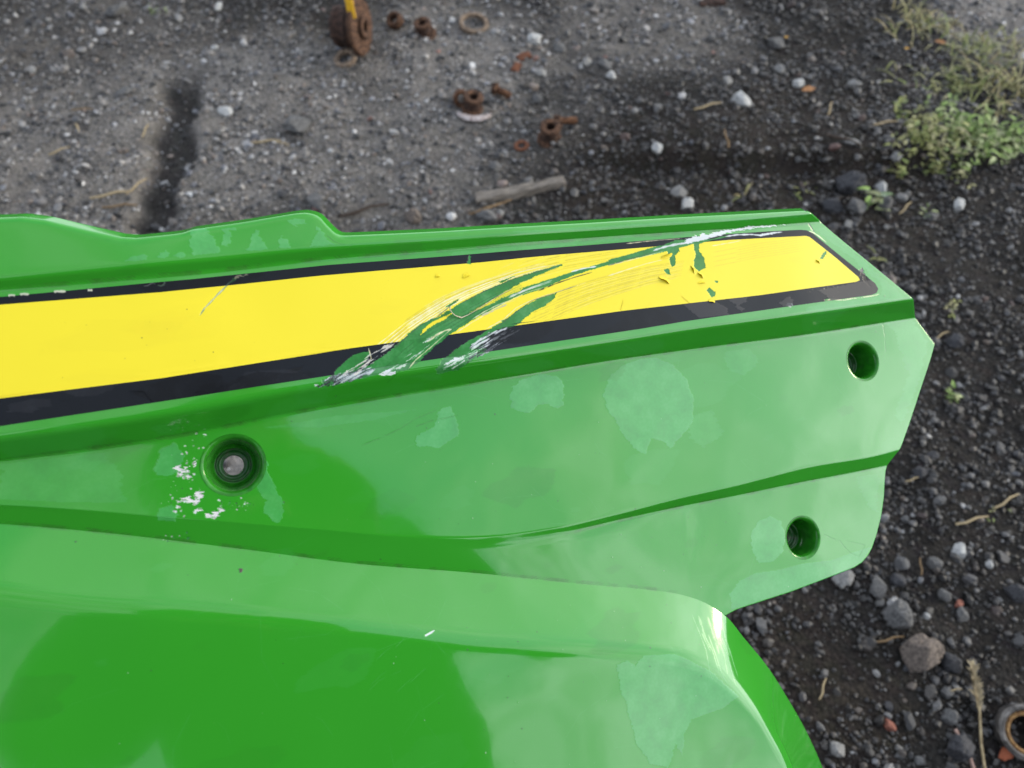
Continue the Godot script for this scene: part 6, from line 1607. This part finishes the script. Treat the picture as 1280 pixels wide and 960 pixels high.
func build_photographer() -> void:
	var f := Vector3(0, -0.8387, -0.5446)
	var up := Vector3(0, 0.5446, -0.8387)
	var eye := Vector3(0, 1.2, 0)
	# phone held across, its lens at the camera
	var phone := thing("phone", eye - f * 0.0135 + Vector3.RIGHT * 0.052 - up * 0.018, "black phone held out over the panel", "phone")
	phone.basis = Basis(Vector3.RIGHT, up, -f)
	var shell := mat_noise([[0.3, lin(0.014, 0.014, 0.016)], [0.7, lin(0.02, 0.02, 0.022)]], 20.0, 0.35, 0.02, 0.0, 60)
	part("body", box(Vector3(0.147, 0.071, 0.008), 0.002).mesh(), shell, phone)
	var glass := part("screen", box(Vector3(0.139, 0.064, 0.001), 0.0003).mesh(), shell, phone)
	glass.position.z = 0.0044
	# joints
	var cx := 0.21
	var hip := Vector3(cx, 0.96, 0.52)
	var waist := Vector3(cx, 1.12, 0.47)
	var chest := Vector3(cx, 1.30, 0.39)
	var neck := Vector3(cx, 1.47, 0.26)
	var head := Vector3(cx, 1.62, 0.18)
	var l_sh := Vector3(cx - 0.20, 1.43, 0.29)
	var r_sh := Vector3(cx + 0.20, 1.43, 0.29)
	var l_wr := eye + Vector3.RIGHT * 0.035 - up * 0.165 - f * 0.022
	var r_wr := eye + Vector3(0.175, -0.015, 0.110)
	var l_el := Vector3(cx - 0.345, 1.16, 0.30)
	var r_el := Vector3(cx + 0.33, 1.18, 0.26)
	var legs := []
	for s in [-1.0, 1.0]:
		legs.append([hip + Vector3(s * 0.09, -0.02, 0), Vector3(cx + s * 0.13, 0.52, 0.52 - 0.03 * s), 0.088, 0.058])
		legs.append([Vector3(cx + s * 0.13, 0.52, 0.52 - 0.03 * s), Vector3(cx + s * 0.14, 0.10, 0.57 - 0.05 * s), 0.060, 0.042])
	var trunk := [[hip, waist, 0.125, 0.125], [waist + Vector3(-0.05, 0, 0), chest + Vector3(-0.06, 0, 0), 0.105, 0.115], [waist + Vector3(0.05, 0, 0), chest + Vector3(0.06, 0, 0), 0.105, 0.115], [chest, neck + Vector3(0, -0.06, 0.03), 0.12, 0.07], [l_sh, r_sh, 0.068, 0.068]]
	var arms := [[l_sh, l_el, 0.056, 0.043], [l_el, l_wr, 0.043, 0.028], [r_sh, r_el, 0.056, 0.043], [r_el, r_wr, 0.043, 0.028]]
	var skull := [[head + Vector3(0, 0.02, 0.02), head + Vector3(0, 0.03, -0.02), 0.085, 0.080], [head + Vector3(0, -0.03, -0.045), head + Vector3(0, -0.075, -0.055), 0.058, 0.040], [neck, head + Vector3(0, -0.05, 0.02), 0.058, 0.052],
		[head + Vector3(0, 0.0, -0.098), head + Vector3(0, -0.032, -0.116), 0.009, 0.014], [head + Vector3(-0.028, -0.062, -0.088), head + Vector3(0.028, -0.062, -0.088), 0.009, 0.009], [head + Vector3(-0.038, 0.018, -0.085), head + Vector3(0.038, 0.018, -0.085), 0.012, 0.012],
		[head + Vector3(-0.086, 0.01, 0.01), head + Vector3(-0.088, -0.03, 0.0), 0.013, 0.010], [head + Vector3(0.086, 0.01, 0.01), head + Vector3(0.088, -0.03, 0.0), 0.013, 0.010]]
	var body := field_mesh(trunk + arms + legs + [skull[2]], 0.018, 0.0, 0.03)
	body.join(field_mesh(skull, 0.006, 0.0, 0.012))
	var l_dir := up
	var r_dir := Vector3(-0.35, 0.25, -0.9).normalized()
	body.join(field_mesh([[l_el.lerp(l_wr, 0.8), l_wr, 0.031, 0.026]] + hand_bones(l_wr, l_dir, Vector3.LEFT, f), 0.005, 0.0, 0.006))
	body.join(field_mesh([[r_el.lerp(r_wr, 0.8), r_wr, 0.031, 0.026]] + hand_bones(r_wr, r_dir, Vector3(-0.8, 0.5, 0.2).normalized(), Vector3(-0.6, -0.2, -0.6).normalized()), 0.005, 0.0, 0.006))
	var o := thing("person", Vector3.ZERO, "person in dark work clothes leaning over the panel and holding a phone", "person")
	var skin := mat_noise([[0.3, lin(0.32, 0.19, 0.13)], [0.7, lin(0.38, 0.23, 0.165)]], 6.0, 0.55, 0.02, 0.1, 61)
	part("body", body.mesh(), skin, o)
	var cloth := mat_noise([[0.3, lin(0.012, 0.014, 0.02)], [0.7, lin(0.022, 0.026, 0.034)]], 6.0, 0.9, 0.02, 0.3, 62)
	var sleeves := [[l_sh, l_el, 0.056, 0.043], [l_el, l_el.lerp(l_wr, 0.86), 0.043, 0.032], [r_sh, r_el, 0.056, 0.043], [r_el, r_el.lerp(r_wr, 0.86), 0.043, 0.032]]
	var hood := [[head + Vector3(-0.03, 0.03, 0.07), head + Vector3(0.03, 0.03, 0.07), 0.105, 0.105], [head + Vector3(0, -0.06, 0.08), neck + Vector3(0, 0, 0.05), 0.10, 0.09]]
	part("jacket", field_mesh(trunk + [[waist + Vector3(-0.07, -0.08, 0), chest + Vector3(-0.09, 0, -0.02), 0.14, 0.125], [waist + Vector3(0.07, -0.08, 0), chest + Vector3(0.09, 0, -0.02), 0.14, 0.125]] + sleeves + hood, 0.018, 0.018, 0.03).mesh(), cloth, o)
	part("trousers", field_mesh([[hip + Vector3(-0.04, -0.02, 0), hip + Vector3(0.04, -0.02, 0), 0.12, 0.12]] + legs, 0.02, 0.016, 0.03).mesh(), cloth, o)
	var shoes := []
	for s in [-1.0, 1.0]:
		var an := Vector3(cx + s * 0.14, 0.06, 0.57 - 0.05 * s)
		shoes.append([an, an + Vector3(s * 0.02, -0.012, -0.16), 0.052, 0.042])
	part("boots", field_mesh(shoes, 0.014, 0.0, 0.01).mesh(), cloth, o)
	var hair := mat_noise([[0.3, lin(0.012, 0.010, 0.009)], [0.7, lin(0.03, 0.024, 0.02)]], 16.0, 0.6, 0.04, 0.4, 63)
	part("hair", field_mesh([[head + Vector3(0, 0.045, 0.035), head + Vector3(0, 0.062, -0.025), 0.080, 0.068], [head + Vector3(-0.04, 0.0, 0.05), head + Vector3(0.04, 0.0, 0.05), 0.062, 0.062]], 0.008, 0.004, 0.02).mesh(), hair, o)

func build_added_shed() -> void:
	# unseen building added to darken the panel step wall: dark boards, door, tin roof
	var o := thing("added_shed", Vector3(-0.4, 0, 4.6), "added unseen low building of dark boards that darkens the panel", "added_shed")
	var boards := []
	for k in 3: boards.append(mat_noise([[0.2, lin(0.018, 0.015, 0.012)], [0.6, lin(0.04 + 0.008 * k, 0.034 + 0.007 * k, 0.028 + 0.006 * k)], [0.9, lin(0.075, 0.065, 0.055)]], 2.0, 0.9, 0.02, 0.5, 70 + k))
	for m in boards: m.uv1_scale = Vector3(12.0, 1.2, 12.0)
	part("wall", box(Vector3(9.0, 3.0, 3.0), 0.02).mesh(), boards[0], o).position = Vector3(0, 1.48, 1.6)
	var plank := box(Vector3(0.19, 3.0, 0.026), 0.004).mesh()
	for k in 45:
		if k >= 27 and k < 32: continue
		part("board", plank, boards[k % 3], o).position = Vector3(-4.4 + 0.2 * k, 1.5 + 0.012 * sin(k * 2.3), 0.085)
	var door := part("door", box(Vector3(0.98, 2.1, 0.05), 0.008).mesh(), boards[1], o)
	door.position = Vector3(1.5, 1.06, 0.07)
	var hd := part("handle", tube([Vector3(-0.36, -0.08, -0.03), Vector3(-0.36, -0.06, -0.06), Vector3(-0.36, 0.06, -0.06), Vector3(-0.36, 0.08, -0.03)], [0.01, 0.01, 0.01, 0.01], 8).mesh(), mats.steel, door)
	hd.position.y = 0.0
	part("lintel", box(Vector3(1.06, 0.88, 0.03), 0.004).mesh(), boards[2], o).position = Vector3(1.5, 2.56, 0.083)
	var rf := part("roof", box(Vector3(9.5, 0.06, 3.9), 0.01).mesh(), mats.rust_dark, o)
	rf.position = Vector3(0, 3.15, 1.5)
	rf.rotation.x = -0.08


# ---------------------------------------------------------------- sky
func sky_picture() -> ImageTexture:
	var w := 1024
	var h := 512
	var im := Image.create(w, h, false, Image.FORMAT_RGBF)
	var nz := FastNoiseLite.new()
	nz.noise_type = FastNoiseLite.TYPE_SIMPLEX_SMOOTH
	nz.seed = 12
	nz.frequency = 1.0
	nz.fractal_octaves = 5
	nz.fractal_gain = 0.52
	var sun := sun_dir()
	for j in h:
		var el := (0.5 - (j + 0.5) / h) * PI
		var y := sin(el)
		for i in w:
			var az := (i + 0.5) / w * TAU
			var dir := Vector3(sin(az) * cos(el), y, -cos(az) * cos(el))
			var c: Color
			if y < -0.02:
				c = Color(0.10, 0.10, 0.10)
			else:
				var yy := maxf(y, 0.0)
				var blue := Color(0.20, 0.33, 0.55).lerp(Color(0.85, 0.92, 1.0), pow(1.0 - yy, 3.0))
				var p := Vector2(dir.x, dir.z) / (yy + 0.22)
				var n := nz.get_noise_3d(p.x * 1.3 + 3.0, p.y * 1.3, 0.4) * 0.5 + 0.5
				var n2 := nz.get_noise_3d(p.x * 3.7 - 7.0, p.y * 3.7, 2.4) * 0.5 + 0.5
				var n3 := nz.get_noise_3d(p.x * 13.0 + 11.0, p.y * 13.0, 5.4) * 0.5 + 0.5
				var cover := smoothstep(0.36, 0.60, n * 0.58 + n2 * 0.27 + n3 * 0.15)
				var lit := lerpf(0.62, 1.85, smoothstep(0.32, 0.70, n2 * 0.34 + n3 * 0.5 + (1.0 - n) * 0.25))
				var cloud := Color(0.93, 0.98, 1.06) * lit * lerpf(1.12, 0.36, smoothstep(0.3, 0.85, yy))
				c = blue.lerp(cloud, cover)
				var toward := maxf(0.0, dir.dot(sun))
				c += Color(0.97, 0.99, 1.0) * 1.5 * pow(toward, 3.0) + Color(1.0, 0.96, 0.86) * 1.6 * pow(toward, 24.0)
			im.set_pixel(i, j, c)
	return ImageTexture.create_from_image(im)

func sun_dir() -> Vector3:
	var az := deg_to_rad(79.0)
	var el := deg_to_rad(14.0)
	return Vector3(sin(az) * cos(el), sin(el), -cos(az) * cos(el))

func make_materials() -> void:
	mats.rust = mat_noise([[0.2, lin(0.02, 0.012, 0.01)], [0.45, lin(0.07, 0.032, 0.018)], [0.6, lin(0.13, 0.06, 0.03)], [0.85, lin(0.22, 0.11, 0.055)]], 9.0, 0.9, 0.02, 0.6, 31)
	mats.rust_brown = mat_noise([[0.2, lin(0.02, 0.013, 0.01)], [0.5, lin(0.075, 0.04, 0.025)], [0.8, lin(0.16, 0.085, 0.05)]], 9.0, 0.9, 0.02, 0.6, 32)
	mats.rust_pale = mat_noise([[0.2, lin(0.08, 0.055, 0.04)], [0.5, lin(0.20, 0.15, 0.11)], [0.8, lin(0.30, 0.22, 0.15)]], 9.0, 0.85, 0.02, 0.5, 33)
	mats.rust_red = mat_noise([[0.2, lin(0.08, 0.03, 0.02)], [0.5, lin(0.16, 0.065, 0.035)], [0.8, lin(0.24, 0.11, 0.06)]], 12.0, 0.9, 0.02, 0.6, 34)
	mats.rust_dark = mat_noise([[0.2, lin(0.015, 0.011, 0.01)], [0.5, lin(0.045, 0.028, 0.022)], [0.8, lin(0.10, 0.055, 0.04)]], 9.0, 0.9, 0.02, 0.6, 35)
	mats.rust_orange = mat_noise([[0.2, lin(0.10, 0.05, 0.03)], [0.5, lin(0.30, 0.16, 0.06)], [0.8, lin(0.55, 0.36, 0.16)]], 14.0, 0.85, 0.02, 0.5, 36)
	mats.steel = mat_noise([[0.2, lin(0.04, 0.036, 0.033)], [0.5, lin(0.10, 0.092, 0.085)], [0.8, lin(0.26, 0.24, 0.22)]], 9.0, 0.55, 0.012, 0.4, 37, 0.3)
	mats.wood = mat_noise([[0.2, lin(0.08, 0.07, 0.06)], [0.5, lin(0.19, 0.165, 0.14)], [0.8, lin(0.27, 0.24, 0.205)]], 5.0, 0.9, 0.02, 0.5, 38)
	mats.wood.uv1_scale = Vector3(2.0, 30.0, 30.0)
	mats.straw = mat_noise([[0.2, lin(0.22, 0.16, 0.085)], [0.7, lin(0.46, 0.37, 0.22)]], 8.0, 0.8, 0.02, 0.0, 39)
	mats.straw_dark = mat_noise([[0.2, lin(0.12, 0.075, 0.04)], [0.7, lin(0.28, 0.19, 0.10)]], 8.0, 0.8, 0.02, 0.0, 40)
	mats.twig = mat_noise([[0.2, lin(0.26, 0.16, 0.13)], [0.7, lin(0.46, 0.32, 0.27)]], 20.0, 0.8, 0.02, 0.3, 41)
	mats.twig_dark = mat_noise([[0.2, lin(0.03, 0.022, 0.018)], [0.7, lin(0.08, 0.055, 0.04)]], 8.0, 0.85, 0.02, 0.0, 42)
	mats.shard = mat_noise([[0.2, lin(0.24, 0.18, 0.16)], [0.5, lin(0.45, 0.38, 0.36)], [0.8, lin(0.62, 0.58, 0.57)]], 10.0, 0.7, 0.02, 0.4, 43)
	mats.brick = mat_noise([[0.2, lin(0.18, 0.05, 0.025)], [0.7, lin(0.38, 0.12, 0.06)]], 10.0, 0.9, 0.02, 0.5, 44)
	mats.leaf_orange = mat_noise([[0.2, lin(0.20, 0.09, 0.04)], [0.7, lin(0.40, 0.20, 0.08)]], 14.0, 0.7, 0.02, 0.2, 45)
	mats.leaf_amber = mat_noise([[0.2, lin(0.35, 0.18, 0.03)], [0.7, lin(0.62, 0.36, 0.07)]], 14.0, 0.7, 0.02, 0.2, 46)
	mats.strap = mat_noise([[0.2, lin(0.55, 0.30, 0.02)], [0.7, lin(0.68, 0.40, 0.03)]], 8.0, 0.5, 0.02, 0.1, 47)
	mats.shaving = mat_noise([[0.3, lin(0.42, 0.36, 0.22)], [0.7, lin(0.66, 0.62, 0.5)]], 60.0, 0.6, 0.02, 0.0, 48)
	mats.flap = mat_noise([[0.3, lin(0.72, 0.56, 0.02)], [0.7, lin(0.78, 0.65, 0.03)]], 60.0, 0.45, 0.02, 0.0, 49)
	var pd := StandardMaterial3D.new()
	pd.albedo_texture = noise_tex(0.03, 51, [[0.3, lin(0.018, 0.15, 0.012)], [0.7, lin(0.028, 0.24, 0.015)]], 3, 128)  # same green paint, darkened to put the recess shade into its colour
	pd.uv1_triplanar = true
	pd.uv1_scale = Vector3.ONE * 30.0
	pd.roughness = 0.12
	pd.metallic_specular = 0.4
	mats.paint_recess_shade = pd
	var sl := StandardMaterial3D.new()
	sl.albedo_texture = noise_tex(0.03, 52, [[0.3, lin(0.014, 0.09, 0.016)], [0.62, lin(0.022, 0.15, 0.022)], [0.8, lin(0.10, 0.10, 0.075)]], 4, 128)
	sl.uv1_triplanar = true
	sl.uv1_scale = Vector3.ONE * 40.0
	sl.roughness = 0.3
	mats.sleeve = sl

func _ready() -> void:
	# camera: a phone's main lens held above the panel, looking steeply down
	var cam := Camera3D.new()
	cam.name = "camera"
	cam.position = Vector3(0, 1.2, 0)
	cam.basis = Basis(Vector3.RIGHT, deg_to_rad(-57.00000000))
	var lens := CameraAttributesPhysical.new()
	lens.frustum_focal_length = 24.0
	lens.frustum_focus_distance = 0.5
	lens.exposure_aperture = 6.8
	lens.frustum_near = 0.02
	lens.frustum_far = 4000.0
	cam.attributes = lens
	cam.far = 4000.0
	cam.near = 0.02
	add_child(cam)
	cam.current = true
	# bright broken cloud, sun veiled on the right
	var env := Environment.new()
	env.background_mode = Environment.BG_SKY
	var sky := Sky.new()
	var pano := PanoramaSkyMaterial.new()
	pano.panorama = sky_picture()
	pano.energy_multiplier = 1.0
	sky.sky_material = pano
	env.sky = sky
	env.tonemap_mode = Environment.TONE_MAPPER_LINEAR
	env.tonemap_exposure = 1.5
	env.sdfgi_enabled = true
	env.ssao_enabled = true
	env.ssil_enabled = true
	var we := WorldEnvironment.new()
	we.name = "sky"
	we.environment = env
	add_child(we)
	var sun := DirectionalLight3D.new()
	sun.name = "sun"
	sun.light_energy = 0.3
	sun.light_angular_distance = 10.0
	sun.light_color = Color(1.0, 0.92, 0.76)
	sun.shadow_enabled = true
	var sd := sun_dir()
	sun.basis = Basis.looking_at(-sd, Vector3.UP)
	add_child(sun)
	# noises
	warp_noise.seed = 3; warp_noise.frequency = 0.008; warp_noise.fractal_octaves = 2; warp_noise.noise_type = FastNoiseLite.TYPE_SIMPLEX_SMOOTH
	jag_noise.seed = 5; jag_noise.frequency = 0.02; jag_noise.fractal_octaves = 2; jag_noise.noise_type = FastNoiseLite.TYPE_SIMPLEX_SMOOTH
	ground_noise.seed = 7; ground_noise.frequency = 0.04; ground_noise.fractal_octaves = 4
	fine_noise.seed = 9; fine_noise.frequency = 0.45; fine_noise.fractal_octaves = 3
	make_materials()
	build_ground()
	build_gravel()
	build_panel()
	build_scrap()
	build_stones()
	build_weeds()
	build_photographer()
	build_added_shed()
